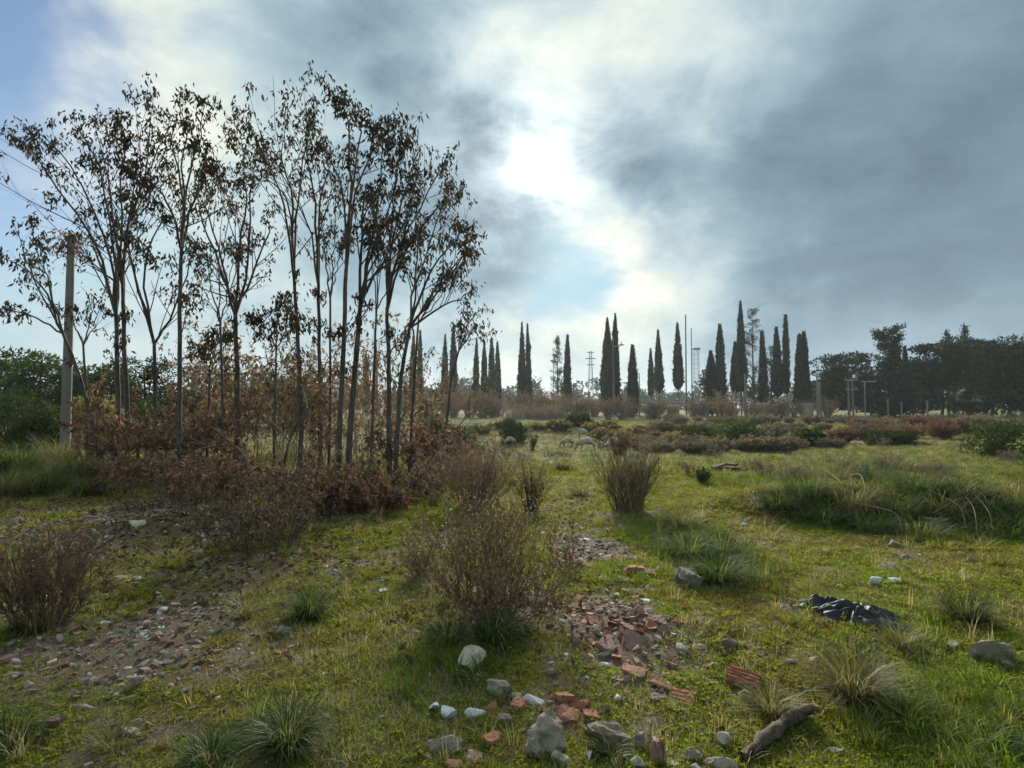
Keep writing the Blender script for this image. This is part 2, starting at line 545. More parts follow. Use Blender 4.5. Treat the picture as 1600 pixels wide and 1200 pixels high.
def near_words(px, py):
    out = []
    for d, rx, ry, w in sorted((math.hypot(px - a, (py - b) * 1.5), a, b, w) for a, b, w in GREF)[:5]:
        dx, dy = px - rx, (py - ry) * 1.5
        rel = ('right of' if dx > 0 else 'left of') if abs(dx) > abs(dy) else ('below' if dy > 0 else 'above')
        out.append(('just ' if d < 30 else '') + rel + ' ' + w)
    return out


def sky_words(px):
    out = []
    for d, a, w in sorted((abs(px - a), a, w) for a, w in SKYREF)[:4]:
        out.append(('below ' if d < 7 else ('right below ' if px > a else 'left below ')) + w)
    return out

# ------------------------------------------------------------------ ground sheet
def axis(lo, hi, d0_, inner_lo, inner_hi, growth):
    inner = list(np.arange(inner_lo, inner_hi + 1e-6, d0_))
    up = [inner[-1]]; d = d0_
    while up[-1] < hi: d *= growth; up.append(up[-1] + d)
    dn_ = [inner[0]]; d = d0_
    while dn_[-1] > lo: d *= growth; dn_.append(dn_[-1] - d)
    return np.array(dn_[:0:-1] + inner + up[1:])


gx = axis(-900, 900, 0.05, -6.0, 7.0, 1.045)
gy = axis(-40, 1000, 0.05, 1.2, 9.0, 1.04)
XX, YY = np.meshgrid(gx, gy)
GV = np.stack([XX, YY, hz(XX, YY)], -1).reshape(-1, 3)
nx, ny = len(gx), len(gy)
ii = np.arange(nx * ny).reshape(ny, nx)
qa, qb, qc, qd = ii[:-1, :-1].ravel(), ii[:-1, 1:].ravel(), ii[1:, 1:].ravel(), ii[1:, :-1].ravel()
gg_ = Geo().add(GV, np.concatenate([np.stack([qa, qb, qc], 1), np.stack([qa, qc, qd], 1)]))


def ground_mat():
    m, gg = new_mat('ground')
    pos = gg.n.new('ShaderNodeNewGeometry').outputs['Position']
    n1, _ = gg.noise(pos, 3.0, 6, 0.65); n2, _ = gg.noise(pos, 22, 6, 0.7); n3, _ = gg.noise(pos, 0.5, 4, 0.6); n4, _ = gg.noise(pos, 90, 3, 0.7)
    soil = gg.ramp(gg.m('ADD', gg.m('MULTIPLY', n2, 0.6), gg.m('MULTIPLY', n4, 0.4)), [(0.3, (0.075, 0.052, 0.032)), (0.5, (0.165, 0.122, 0.080)), (0.72, (0.27, 0.215, 0.155))])
    red = gg.ramp(n2, [(0.3, (0.10, 0.058, 0.038)), (0.7, (0.235, 0.140, 0.095))])
    soil = gg.mix(gg.m('MULTIPLY', attr(gg, 'brick'), gg.smooth(n1, 0.3, 0.6)), soil, red)
    moss = gg.ramp(gg.m('ADD', gg.m('MULTIPLY', n1, 0.5), gg.m('MULTIPLY', n2, 0.5)), [(0.32, (0.055, 0.07, 0.016)), (0.5, (0.115, 0.125, 0.026)), (0.7, (0.17, 0.16, 0.045))])
    dry = gg.ramp(n2, [(0.3, (0.10, 0.085, 0.04)), (0.7, (0.22, 0.185, 0.095))])
    moss = gg.mix(gg.smooth(n3, 0.42, 0.62), moss, dry)
    dfac = gg.smooth(gg.m('ADD', attr(gg, 'dirt'), gg.m('MULTIPLY', gg.m('SUBTRACT', n1, 0.5), 0.7)), 0.25, 0.6)
    col = gg.mix(dfac, moss, soil)
    bump = gg.m('ADD', gg.m('MULTIPLY', n2, 1.0), gg.m('MULTIPLY', n4, 0.5))
    return finish(m, gg, principled(gg, col, 0.95, 0.1, bump, 0.9, 0.03))


M_GROUND = ground_mat()
ground = gg_.build('ground', M_GROUND, smooth=True)
ground['kind'] = 'structure'
for nm, val in (('dirt', dirtiness(GV[:, 0], GV[:, 1])), ('brick', field(BRICK, GV[:, 0], GV[:, 1]))):
    at_ = ground.data.attributes.new(nm, 'FLOAT', 'POINT'); at_.data.foreach_set('value', val.astype(np.float32))

# pale farm road behind the meadow, a sheet that follows the ground
M_ROAD, gr_ = new_mat('road_gravel')
rp = gr_.n.new('ShaderNodeNewGeometry').outputs['Position']
rn, _ = gr_.noise(rp, 2.0, 6, 0.7)
finish(M_ROAD, gr_, principled(gr_, gr_.ramp(rn, [(0.3, (0.13, 0.125, 0.11)), (0.7, (0.22, 0.21, 0.185))]), 1.0, 0.0))
rc = np.array([(-60, 48), (-40, 49), (-20, 51.5), (-8, 55), (0, 62), (9, 74), (18, 92), (24, 118), (28, 170)], float)
tt_ = np.linspace(0, len(rc) - 1, 90)
rcx = np.interp(tt_, range(len(rc)), rc[:, 0]); rcy = np.interp(tt_, range(len(rc)), rc[:, 1])
tan = norm(np.stack([np.gradient(rcx), np.gradient(rcy)], 1)); nor = np.stack([-tan[:, 1], tan[:, 0]], 1)
rv = []
for o_ in (-2.4, -0.8, 0.8, 2.4):
    X_, Y_ = rcx + nor[:, 0] * o_, rcy + nor[:, 1] * o_
    rv.append(np.stack([X_, Y_, hz(X_, Y_) + 0.05], 1))
rv = np.stack(rv, 1); ri = np.arange(90 * 4).reshape(90, 4)
a_, b_, c_, d_ = ri[:-1, :-1].ravel(), ri[:-1, 1:].ravel(), ri[1:, 1:].ravel(), ri[1:, :-1].ravel()
road = Geo().add(rv.reshape(-1, 3), np.concatenate([np.stack([a_, c_, b_], 1), np.stack([a_, d_, c_], 1)])).build('road', M_ROAD, smooth=True)
road['kind'] = 'structure'

# pale heap of sand beside the road
M_SAND, gs_ = new_mat('sand')
sp_ = gs_.n.new('ShaderNodeNewGeometry').outputs['Position']
sn_, _ = gs_.noise(sp_, 0.8, 6, 0.7)
finish(M_SAND, gs_, principled(gs_, gs_.ramp(sn_, [(0.3, (0.24, 0.215, 0.175)), (0.7, (0.40, 0.365, 0.31))]), 1.0, 0.0, sn_, 0.5, 0.2))


def heap(px, Y, w, dpt, hgt, seed):
    c = on_ground(px, Y); n = 28
    u = np.linspace(-1.4, 1.4, n); U, Vv = np.meshgrid(u, u)
    z = hgt * np.exp(-1.4 * (U ** 2 + Vv ** 2)) * (0.75 + 0.5 * fbm(U * 2 + seed, Vv * 2, seed)) - 0.12 * hgt
    X_, Y_ = c[0] + U * w, c[1] + Vv * dpt
    V_ = np.stack([X_, Y_, hz(X_, Y_) + z], -1).reshape(-1, 3)
    k = np.arange(n * n).reshape(n, n)
    a, b, cc, d = k[:-1, :-1].ravel(), k[:-1, 1:].ravel(), k[1:, 1:].ravel(), k[1:, :-1].ravel()
    return Geo().add(V_, np.concatenate([np.stack([a, b, cc], 1), np.stack([a, cc, d], 1)]))


hp = heap(930, 128, 9.5, 5, 4.2, 3).build('sand_heap', M_SAND, smooth=True)
tag(hp, 'broad pale sand heap left of the tall twin cypress with the lamp post', 'sand heap')
hp2 = heap(1003, 120, 5.0, 4, 2.2, 5).build('sand_heap', M_SAND, smooth=True)
tag(hp2, 'low pale sand heap right of the short stout lone cypress', 'sand heap')

# ------------------------------------------------------------------ grass (stuff): tufts instanced on points
M_TURF = leaf_mat('turf', (0.066, 0.128, 0.010), (0.145, 0.215, 0.018), (0.25, 0.26, 0.045), 0.45, 0.75, 0.9, (0.185, 0.175, 0.042), spec=0.08)
M_LUSH = leaf_mat('lush_grass', (0.045, 0.085, 0.012), (0.105, 0.160, 0.022), (0.19, 0.20, 0.06), 0.42, 0.75, spec=0.08)
M_STRAW = leaf_mat('straw', (0.20, 0.165, 0.085), (0.34, 0.29, 0.16), (0.42, 0.37, 0.23), 0.35, 0.6)
M_MOSS = leaf_mat('moss', (0.094, 0.148, 0.010), (0.185, 0.240, 0.020), (0.28, 0.27, 0.04), 0.42, 0.8, 0.7, (0.205, 0.175, 0.05), spec=0.08)
tuft_col = bpy.data.collections.new('tufts')


def tuft(name, n, rad, l0, l1, w, lean, droop, mat, segs=2):
    r = rad * np.sqrt(RNG.random(n)); a = RNG.random(n) * 6.283
    pos = np.stack([r * np.cos(a), r * np.sin(a), np.full(n, -0.01)], 1)
    az = a + RNG.normal(size=n) * 0.8
    V_, F_, T_ = blades(pos, az, np.abs(RNG.normal(size=n)) * lean, l0 + RNG.random(n) * (l1 - l0), np.full(n, w) * (0.6 + 0.8 * RNG.random(n)), segs, droop)
    o = bpy.data.objects.new(name, Geo().add(V_, F_, T_).mesh(name, mat)); tuft_col.objects.link(o)


def rosette(name, n, rad, l, mat):
    r = rad * np.sqrt(RNG.random(n)); a = RNG.random(n) * 6.283
    pos = np.stack([r * np.cos(a), r * np.sin(a), 0.004 + 0.012 * RNG.random(n)], 1)
    dr = np.stack([np.cos(a), np.sin(a), RNG.normal(size=n) * 0.5 + 0.4], 1) + RNG.normal(size=(n, 3)) * 0.5
    V_, F_, T_ = leaves(pos, dr, l * (0.5 + RNG.random(n)), l * 0.55)
    o = bpy.data.objects.new(name, Geo().add(V_, F_, T_).mesh(name, mat)); tuft_col.objects.link(o)


# instance order is alphabetical
tuft('t00', 26, 0.045, 0.02, 0.05, 0.0040, 0.55, 0.5, M_TURF)
tuft('t01', 30, 0.060, 0.02, 0.045, 0.0042, 0.7, 0.6, M_TURF)
rosette('t02', 46, 0.055, 0.018, M_MOSS)
rosette('t03', 60, 0.070, 0.014, M_MOSS)
tuft('t04', 26, 0.040, 0.06, 0.13, 0.0045, 0.35, 0.5, M_TURF, 3)
tuft('t05', 32, 0.050, 0.10, 0.22, 0.0050, 0.4, 0.7, M_LUSH, 3)
tuft('t06', 38, 0.060, 0.18, 0.36, 0.0055, 0.45, 0.8, M_LUSH, 3)
tuft('t07', 14, 0.040, 0.08, 0.22, 0.0028, 0.45, 0.5, M_STRAW, 3)
tuft('t08', 22, 0.070, 0.03, 0.07, 0.0035, 0.9, 0.6, M_STRAW)

NP = 260000
r_lo, r_hi = 1.2, 75.0
# radial density: even close by, thinning with distance
rr = np.geomspace(r_lo, r_hi, 4000)
dens = np.minimum(1500, 1500 * (3.5 / rr) ** 1.55) * rr
cdf = np.cumsum(dens * np.gradient(rr)); cdf /= cdf[-1]
pr = np.interp(RNG.random(NP), cdf, rr); pa = (RNG.random(NP) - 0.5) * math.radians(112)
PX, PY = pr * np.sin(pa), pr * np.cos(pa)
dd = dirtiness(PX, PY); lu = field(LUSH, PX, PY)
patch = fbm(PX * 0.8, PY * 0.8, 41); patch2 = fbm(PX * 2.3, PY * 2.3, 47)
onroad = np.min(np.hypot(PX[:, None] - rcx[None, ::3], PY[:, None] - rcy[None, ::3]), 1) < 3.0
keep = (RNG.random(NP) > dd * 1.08) & ~onroad
keep &= RNG.random(NP) < 0.35 + 0.95 * patch2
u_ = RNG.random(NP)
var = np.where(u_ < 0.36, 0, np.where(u_ < 0.60, 1, np.where(u_ < 0.78, 2, np.where(u_ < 0.92, 3, 8))))
var = np.where((patch > 0.64) & (u_ < 0.16), 4, var)
var = np.where((lu > 0.45) & (RNG.random(NP) < (lu - 0.3) * 0.55), np.where(RNG.random(NP) < 0.72, 4, 5), var)
var = np.where((lu > 0.85) & (RNG.random(NP) < 0.03), 6, var)
var = np.where((RNG.random(NP) < 0.009), 7, var)
var = np.where((fbm(PX * 1.3 + 40, PY * 1.3, 77) > 0.60) & (RNG.random(NP) < 0.45), 8, var)
far = (pr > 14) & (RNG.random(NP) < np.clip((pr - 14) / 25, 0, 0.55))
var = np.where(far, np.where(RNG.random(NP) < 0.45, 7, np.where(RNG.random(NP) < 0.5, 8, 5)), var)
scl = (0.65 + 0.7 * RNG.random(NP)) * np.maximum(1, pr / 3.8) ** 0.62
scl = np.where((var >= 4) & (var <= 7), np.minimum(scl, 2.2), scl)
PX, PY, var, scl = PX[keep], PY[keep], var[keep], scl[keep]
NP = len(PX)
gm = bpy.data.meshes.new('grass')
gm.vertices.add(NP); gm.vertices.foreach_set('co', np.stack([PX, PY, hz(PX, PY) - 0.004], 1).astype(np.float32).ravel())
gm.attributes.new('var', 'INT', 'POINT').data.foreach_set('value', var.astype(np.int32))
szz = scl * np.where(var < 4, 0.80, 0.82) * np.maximum(1, np.hypot(PX, PY) / 5.0) ** -0.28
gm.attributes.new('scl', 'FLOAT_VECTOR', 'POINT').data.foreach_set('vector', np.stack([scl, scl, szz], 1).astype(np.float32).ravel())
rot = np.stack([RNG.normal(size=NP) * 0.12, RNG.normal(size=NP) * 0.12, RNG.random(NP) * 6.283], 1)
gm.attributes.new('rot', 'FLOAT_VECTOR', 'POINT').data.foreach_set('vector', rot.astype(np.float32).ravel())
for mm_ in (M_TURF, M_LUSH, M_STRAW, M_MOSS): gm.materials.append(mm_)
grass = bpy.data.objects.new('grass', gm); COL.objects.link(grass)
grass['kind'] = 'stuff'; grass['label'] = 'short mossy yellow-green grass covering the field'; grass['category'] = 'grass'
nt = bpy.data.node_groups.new('grass_tufts', 'GeometryNodeTree')
nt.interface.new_socket('Geometry', in_out='INPUT', socket_type='NodeSocketGeometry')
nt.interface.new_socket('Geometry', in_out='OUTPUT', socket_type='NodeSocketGeometry')
gi = nt.nodes.new('NodeGroupInput'); go = nt.nodes.new('NodeGroupOutput')
iop = nt.nodes.new('GeometryNodeInstanceOnPoints'); ci = nt.nodes.new('GeometryNodeCollectionInfo')
ci.inputs['Collection'].default_value = tuft_col
ci.inputs['Separate Children'].default_value = True; ci.inputs['Reset Children'].default_value = True


def named(nm, ty):
    n = nt.nodes.new('GeometryNodeInputNamedAttribute'); n.data_type = ty; n.inputs['Name'].default_value = nm
    return [o for o in n.outputs if o.name == 'Attribute' and o.enabled][0]


nt.links.new(gi.outputs[0], iop.inputs['Points']); nt.links.new(ci.outputs[0], iop.inputs['Instance'])
iop.inputs['Pick Instance'].default_value = True
nt.links.new(named('var', 'INT'), iop.inputs['Instance Index'])
e2r = nt.nodes.new('FunctionNodeEulerToRotation')
nt.links.new(named('rot', 'FLOAT_VECTOR'), e2r.inputs[0]); nt.links.new(e2r.outputs[0], iop.inputs['Rotation'])
nt.links.new(named('scl', 'FLOAT_VECTOR'), iop.inputs['Scale'])
nt.links.new(iop.outputs[0], go.inputs[0])
md = grass.modifiers.new('tufts', 'NODES'); md.node_group = nt

# ------------------------------------------------------------------ gravel and leaf litter (stuff)
M_GRAVEL, gv_ = new_mat('gravel')
gt_ = attr(gv_, 'tint')
gcol = gv_.ramp(gt_, [(0.0, (0.15, 0.115, 0.08)), (0.35, (0.26, 0.21, 0.155)), (0.62, (0.36, 0.31, 0.25)), (0.66, (0.52, 0.49, 0.42)), (0.74, (0.62, 0.60, 0.54)),
                      (0.78, (0.28, 0.125, 0.085)), (1.0, (0.38, 0.165, 0.10))], 'CONSTANT')
gp_ = gv_.n.new('ShaderNodeNewGeometry').outputs['Position']
gn_, _ = gv_.noise(gp_, 60, 4, 0.7)
gcol = gv_.mix(gv_.smooth(gn_, 0.45, 0.7), gcol, gv_.mix(0.55, gcol, (0.10, 0.08, 0.055)))
finish(M_GRAVEL, gv_, principled(gv_, gcol, 0.9, 0.2, gn_, 0.5, 0.01))
CUBE = np.array([(x, y, z) for z in (-1, 1) for y in (-1, 1) for x in (-1, 1)], float)
CF = np.array([(0, 2, 3), (0, 3, 1), (4, 5, 7), (4, 7, 6), (0, 1, 5), (0, 5, 4), (2, 6, 7), (2, 7, 3), (0, 4, 6), (0, 6, 2), (1, 3, 7), (1, 7, 5)])


def chips(x, y, size, tint, flat=(0.25, 0.6), tilt=0.3, lift=0.3):
    M = len(x)
    s = np.stack([size * (0.6 + 0.6 * RNG.random(M)), size * (0.5 + 0.5 * RNG.random(M)), size * (flat[0] + (flat[1] - flat[0]) * RNG.random(M))], 1) * 0.5
    V_ = CUBE[None] * s[:, None, :] * (1 + RNG.normal(size=(M, 8, 3)) * 0.28)
    V_[:, 4:, :2] *= (0.55 + 0.4 * RNG.random((M, 1, 2)))
    a = RNG.random(M) * 6.283; ca, sa = np.cos(a)[:, None], np.sin(a)[:, None]
    X_ = V_[..., 0] * ca - V_[..., 1] * sa; Y_ = V_[..., 0] * sa + V_[..., 1] * ca
    Z_ = V_[..., 2] + X_ * (RNG.normal(size=(M, 1)) * tilt) + Y_ * (RNG.normal(size=(M, 1)) * tilt)
    V_ = np.stack([X_ + x[:, None], Y_ + y[:, None], Z_ + hz(x, y)[:, None] + s[:, 2:3] * lift], -1)
    F_ = (CF[None] + (np.arange(M) * 8)[:, None, None]).reshape(-1, 3)
    return V_.reshape(-1, 3), F_, np.repeat(tint, 8)


NC = 90000
pr = np.sqrt(RNG.random(NC)) * 9.5 + 1.6; pa = (RNG.random(NC) - 0.5) * math.radians(108)
cx_, cy_ = pr * np.sin(pa), pr * np.cos(pa)
fd = dirtiness(cx_, cy_); fb = field(BRICK, cx_, cy_)
kp = RNG.random(NC) < np.clip(fd * fd * 0.95 + fb * 0.35, 0.02, 1) * np.clip(5.0 / pr, 0.25, 1)
cx_, cy_, fb, pr = cx_[kp], cy_[kp], fb[kp], pr[kp]
ct = np.where(RNG.random(len(cx_)) < fb * 0.55 + 0.04, 0.78 + 0.22 * RNG.random(len(cx_)), 0.74 * RNG.random(len(cx_)) ** 0.9)
gravel = Geo().add(*chips(cx_, cy_, 0.007 + 0.042 * RNG.random(len(cx_)) ** 3.0 + 0.0012 * pr, ct)).build('gravel', M_GRAVEL)
gravel['kind'] = 'stuff'; gravel['label'] = 'small stones and brick crumbs strewn over the bare earth'; gravel['category'] = 'gravel'

M_LITTER = leaf_mat('litter', (0.055, 0.032, 0.020), (0.135, 0.080, 0.048), (0.24, 0.165, 0.105), 0.2, 0.8)
NL = 40000
LIT = spots([(350, 830, 230, 60, 1.0), (430, 760, 230, 45, 1.0), (560, 720, 200, 30, 0.9), (300, 720, 220, 30, 0.8), (770, 955, 130, 40, 0.7), (60, 960, 90, 40, 0.5), (200, 800, 150, 40, 0.6)])
lx = RNG.uniform(-9, 4, NL); ly = RNG.uniform(2.5, 20, NL)
kp = RNG.random(NL) < np.clip(field(LIT, lx, ly), 0.01, 1)
lx, ly = lx[kp], ly[kp]; nl = len(lx)
ld = np.stack([RNG.normal(size=nl), RNG.normal(size=nl), np.abs(RNG.normal(size=nl)) * 0.35], 1)
litter = Geo().add(*leaves(np.stack([lx, ly, hz(lx, ly) + 0.008], 1), ld, 0.04 + 0.06 * RNG.random(nl), 0.025 + 0.02 * RNG.random(nl), 0.4, 0.2)).build('leaf_litter', M_LITTER)
litter['kind'] = 'stuff'; litter['label'] = 'brown fallen leaves under the trees and shrubs'; litter['category'] = 'leaf litter'

# ------------------------------------------------------------------ plant materials
M_TRUNK = bark_mat('ash_bark', (0.052, 0.041, 0.033), (0.135, 0.112, 0.093))
M_TWIG = bark_mat('dark_twig', (0.050, 0.036, 0.029), (0.115, 0.086, 0.066))
M_DRYSTEM = bark_mat('dry_stem', (0.13, 0.10, 0.070), (0.28, 0.225, 0.16))
M_BROWNSTEM = bark_mat('brown_stem', (0.090, 0.060, 0.036), (0.225, 0.155, 0.098))
M_REDSTEM = bark_mat('red_stem', (0.095, 0.045, 0.035), (0.19, 0.10, 0.075))
M_TREELEAF = leaf_mat('withered_leaf', (0.040, 0.030, 0.018), (0.078, 0.056, 0.030), (0.13, 0.095, 0.045), 0.12, 0.8, spec=0.1)
M_BROWNLEAF = leaf_mat('brown_leaf', (0.105, 0.063, 0.048), (0.220, 0.135, 0.104), (0.35, 0.25, 0.195), 0.28, 0.85, spec=0.1)
M_DULLLEAF = leaf_mat('dull_leaf', (0.085, 0.066, 0.048), (0.175, 0.135, 0.098), (0.30, 0.245, 0.18), 0.3, 0.85, spec=0.1)
M_RUSSET = leaf_mat('russet_leaf', (0.12, 0.090, 0.052), (0.215, 0.158, 0.092), (0.34, 0.265, 0.165), 0.3, 0.85, spec=0.1)
M_OLIVE = leaf_mat('olive_leaf', (0.12, 0.110, 0.050), (0.22, 0.195, 0.090), (0.34, 0.29, 0.165), 0.32, 0.8, spec=0.1)
M_GREYBRUSH = leaf_mat('grey_brush_leaf', (0.125, 0.108, 0.080), (0.215, 0.185, 0.140), (0.30, 0.26, 0.20), 0.22, 0.85, spec=0.1)
M_REDBRUSH = leaf_mat('red_brush_leaf', (0.12, 0.066, 0.050), (0.205, 0.122, 0.092), (0.27, 0.185, 0.135), 0.3, 0.85, spec=0.1)
M_GREENLEAF = leaf_mat('green_leaf', (0.024, 0.044, 0.013), (0.054, 0.084, 0.024), (0.10, 0.13, 0.045), 0.22, 0.75, spec=0.1)
M_CYPRESS = leaf_mat('cypress_leaf', (0.016, 0.030, 0.016), (0.036, 0.056, 0.028), (0.060, 0.080, 0.038), 0.05, 0.85, spec=0.05)
M_PINE = leaf_mat('pine_leaf', (0.020, 0.034, 0.014), (0.048, 0.068, 0.026), (0.085, 0.105, 0.045), 0.08, 0.85, spec=0.05)
M_SEED = leaf_mat('seed_head', (0.20, 0.165, 0.115), (0.34, 0.29, 0.21), (0.46, 0.41, 0.32), 0.3, 0.8)


def rot_about(v, axis_, ang):
    axis_ = norm(axis_); c = np.cos(ang)[:, None]; s = np.sin(ang)[:, None]
    return v * c + np.cross(axis_, v) * s + axis_ * (np.sum(axis_ * v, 1, keepdims=True)) * (1 - c)


def offshoots(P, R, n, t0, t1, ang, len_frac, up=0.35, N=5, bend=0.25, lens=None, rad=0.55):
    """n side shoots per centre line in P (M,K,3)"""
    M, K, _ = P.shape
    L = np.linalg.norm(np.diff(P, axis=1), axis=2).sum(1)
    i = np.repeat(np.arange(M), n); t = t0 + (t1 - t0) * RNG.random(len(i)) ** 0.85
    f = t * (K - 1); k = np.minimum(f.astype(int), K - 2); w = (f - k)[:, None]
    start = P[i, k] * (1 - w) + P[i, k + 1] * w
    tang = norm(P[i, k + 1] - P[i, k])
    r0 = (R[i, k] * (1 - w[:, 0]) + R[i, k + 1] * w[:, 0]) * rad
    perp = norm(np.cross(tang, RNG.normal(size=tang.shape)))
    d = rot_about(tang, perp, ang * (0.6 + 0.8 * RNG.random(len(i))))
    ln = (L[i] * len_frac * (0.5 + RNG.random(len(i))) * (1.2 - 0.95 * t)) if lens is None else lens * (0.5 + RNG.random(len(i)))
    pts = [start]
    for s_ in range(N - 1):
        d = norm(d + np.array([0, 0, up]) / (N - 1) + RNG.normal(size=d.shape) * bend / (N - 1))
        pts.append(pts[-1] + d * (ln / (N - 1))[:, None])
    Q = np.stack(pts, 1)
    RR = np.maximum(r0[:, None] * np.linspace(1, 0.3, N)[None], 0.0018)
    return Q, RR


def smooth_path(pts, n, wob=0.0):
    """Catmull-Rom through points"""
    p = np.asarray(pts, float); p = np.concatenate([2 * p[:1] - p[1:2], p, 2 * p[-1:] - p[-2:-1]])
    out = []
    for u in np.linspace(0, len(p) - 3 - 1e-6, n):
        k = int(u); t = u - k; a, b, c, d = p[k:k + 4]
        out.append(0.5 * ((2 * b) + (-a + c) * t + (2 * a - 5 * b + 4 * c - d) * t * t + (-a + 3 * b - 3 * c + d) * t ** 3))
    out = np.array(out)
    if wob: out[1:-1] += RNG.normal(size=out[1:-1].shape) * wob
    return out


def leaf_bunches(geo, ends, n, spread, l, w, droop=0.8):
    """drooping leaflets hanging in bunches from twig ends"""
    M = len(ends)
    p = np.repeat(ends, n, axis=0) + RNG.normal(size=(M * n, 3)) * spread
    d = np.stack([RNG.normal(size=M * n) * 0.6, RNG.normal(size=M * n) * 0.6, -droop - 0.5 * RNG.random(M * n)], 1)
    geo.add(*leaves(p, d, l * (0.6 + 0.8 * RNG.random(M * n)), w * (0.6 + 0.8 * RNG.random(M * n)), 0.3, 0.12))


# ------------------------------------------------------------------ slender trees on the left
def slender_tree(label, Y, base_px, stem, fork, tips, dia_px=10, leaf=1.0, group='slender trees of the left grove', dens=1.0, name='slender_tree', mat=M_TRUNK):
    """stem and fork are photograph pixels; limbs run from the fork to the tips, each at its own depth"""
    b = on_ground(base_px, Y)
    root = thing(name, label, 'tree', b, 0, group)
    rel = lambda px, dy=0.0: at(px[0], px[1], Y + dy) - b
    r = px_size(dia_px, b) / 2 * 0.78
    path = smooth_path([np.array([0, 0, -0.15])] + [rel(p) for p in stem] + [rel(fork)], 14, r * 0.12)
    rad = np.linspace(r * 1.25, r * 0.80, 14); rad[0] *= 1.3
    gt = Geo().add(*tubes(path, rad, 7)); gt.build('trunk', mat, root, True)
    fk = path[-1]; foliage = Geo(); ends = []; low_ends = []
    if dia_px > 6:
        for _ in range(4):
            Q, QR = offshoots(path[None], rad[None], 1, 0.50, 0.97, 0.75, 0.22, 0.5, 6, 0.3, None, 0.32)
            S, SR = offshoots(Q, QR, 5, 0.25, 1.0, 0.7, 0.4, 0.3, 4)
            Geo().add(*tubes(Q, QR, 5)).add(*tubes(S, SR, 3)).build('limb', M_TWIG, root, True)
            low_ends += [Q[:, -1], S[:, -1]]
    for k, tp in enumerate(tips):
        dy = RNG.normal() * 1.1
        mids = [rel(q, dy * 0.5) for q in tp[:-1]]
        e = rel((tp[-1][0], tp[-1][1] + (44 if tp[-1][1] < 400 else 8)), dy)
        if not mids:
            m0 = fk + (e - fk) * 0.45 + np.array([(e - fk)[0] * 0.10, 0, 0.0]); mids = [m0]
        lp = smooth_path([fk - (fk - path[-3]) * 0.15] + mids + [e], 12, 0.02)
        L = np.linalg.norm(e - fk); r1 = r * (0.62 if k else 0.74)
        lr = np.linspace(r1, 0.005, 12)
        gl = Geo().add(*tubes(lp, lr, 6))
        nb = max(4, int(L * 1.9 * dens))
        Q, QR = offshoots(lp[None], lr[None], nb, 0.04, 0.92, 0.60, 0.42, 0.25)
        gl.add(*tubes(Q, QR, 4))
        S, SR = offshoots(Q, QR, 5, 0.2, 1.0, 0.75, 0.36, 0.25, 4)
        gl.add(*tubes(S, SR, 3))
        gl.build('limb', M_TWIG, root, True)
        ends += [Q[:, -1], S[:, -1], S[RNG.random(len(S)) < 0.5, 2], lp[-3:], lp[7:9]]
    E = np.concatenate(ends); E = np.concatenate([E[RNG.random(len(E)) < 0.60 * leaf]] + ends[3::5] + [e_[RNG.random(len(e_)) < 0.6 * leaf] for e_ in low_ends])
    leaf_bunches(foliage, E, 5, 0.065, 0.135, 0.046)
    E2 = E[RNG.random(len(E)) < 0.16]
    leaf_bunches(foliage, E2, 7, 0.09, 0.15, 0.05)
    foliage.build('crown', M_TREELEAF, root)
    return root


slender_tree('crooked tree leaning left across the concrete pole at the far left', 14.0, 158, [(152, 700), (128, 600)], (96, 515),
             [[(60, 440), (-8, 350)], [(50, 430), (20, 300)], [(40, 490), (-30, 470)], [(75, 440), (58, 330)]], 7, 0.8)
slender_tree('thin forked sapling just right of the concrete pole', 14.6, 140, [(136, 640)], (130, 535), [[(115, 505), (92, 470)], [(150, 500), (165, 440)], [(140, 500), (142, 450)]], 5, 0.45)
slender_tree('left trunk of the close pair, its long branches fanning to the left edge', 13.0, 184, [(184, 650), (183, 560)], (181, 487),
             [[(150, 385), (60, 250), (10, 160)], [(165, 380), (105, 250), (50, 155)], [(178, 400), (150, 250), (105, 140)], [(184, 400), (165, 260), (142, 140)]], 9)
slender_tree('right trunk of the close pair, rising to a tall upright leafy tip', 13.5, 201, [(199, 660), (195, 560)], (192, 470),
             [[(197, 366), (230, 267), (236, 122)], [(200, 345), (240, 250), (272, 135)], [(188, 380), (192, 250), (200, 165)], [(186, 400), (170, 290), (172, 165)]], 9)
slender_tree('dark tree splitting into a wide open fork left of the straight trunk', 15.0, 243, [(242, 640)], (241, 532),
             [[(215, 440), (197, 380), (165, 240)], [(200, 380), (210, 300), (208, 205)], [(270, 490), (300, 400), (310, 330)], [(225, 430), (250, 350), (262, 290)]], 8)
slender_tree('straight dark trunk branching high up, with a flat stone at its foot', 12.0, 280, [(280, 640), (281, 500)], (284, 385),
             [[(285, 300), (268, 220), (262, 165)], [(290, 300), (312, 220), (316, 135)], [(287, 300), (290, 210), (298, 145)], [(300, 320), (320, 270), (335, 210)], [(265, 320), (232, 280), (220, 235)]], 8.5)
slender_tree('tree whose trunk splits into a narrow vase of steep limbs', 15.5, 372, [(371, 620)], (368, 487),
             [[(345, 420), (315, 340), (298, 190)], [(350, 420), (325, 330), (330, 250)], [(375, 400), (384, 300), (372, 152)], [(385, 420), (392, 300), (402, 205)], [(390, 440), (420, 360), (415, 300)]], 10)
slender_tree('slim trunk at the left end of the dense clump, tallest limb bending left', 13.6, 472, [(470, 640), (466, 540)], (460, 440),
             [[(455, 300), (440, 250), (450, 122)], [(445, 330), (410, 240), (388, 155)], [(450, 320), (420, 280), (412, 205)], [(465, 320), (480, 220), (482, 140)]], 8)
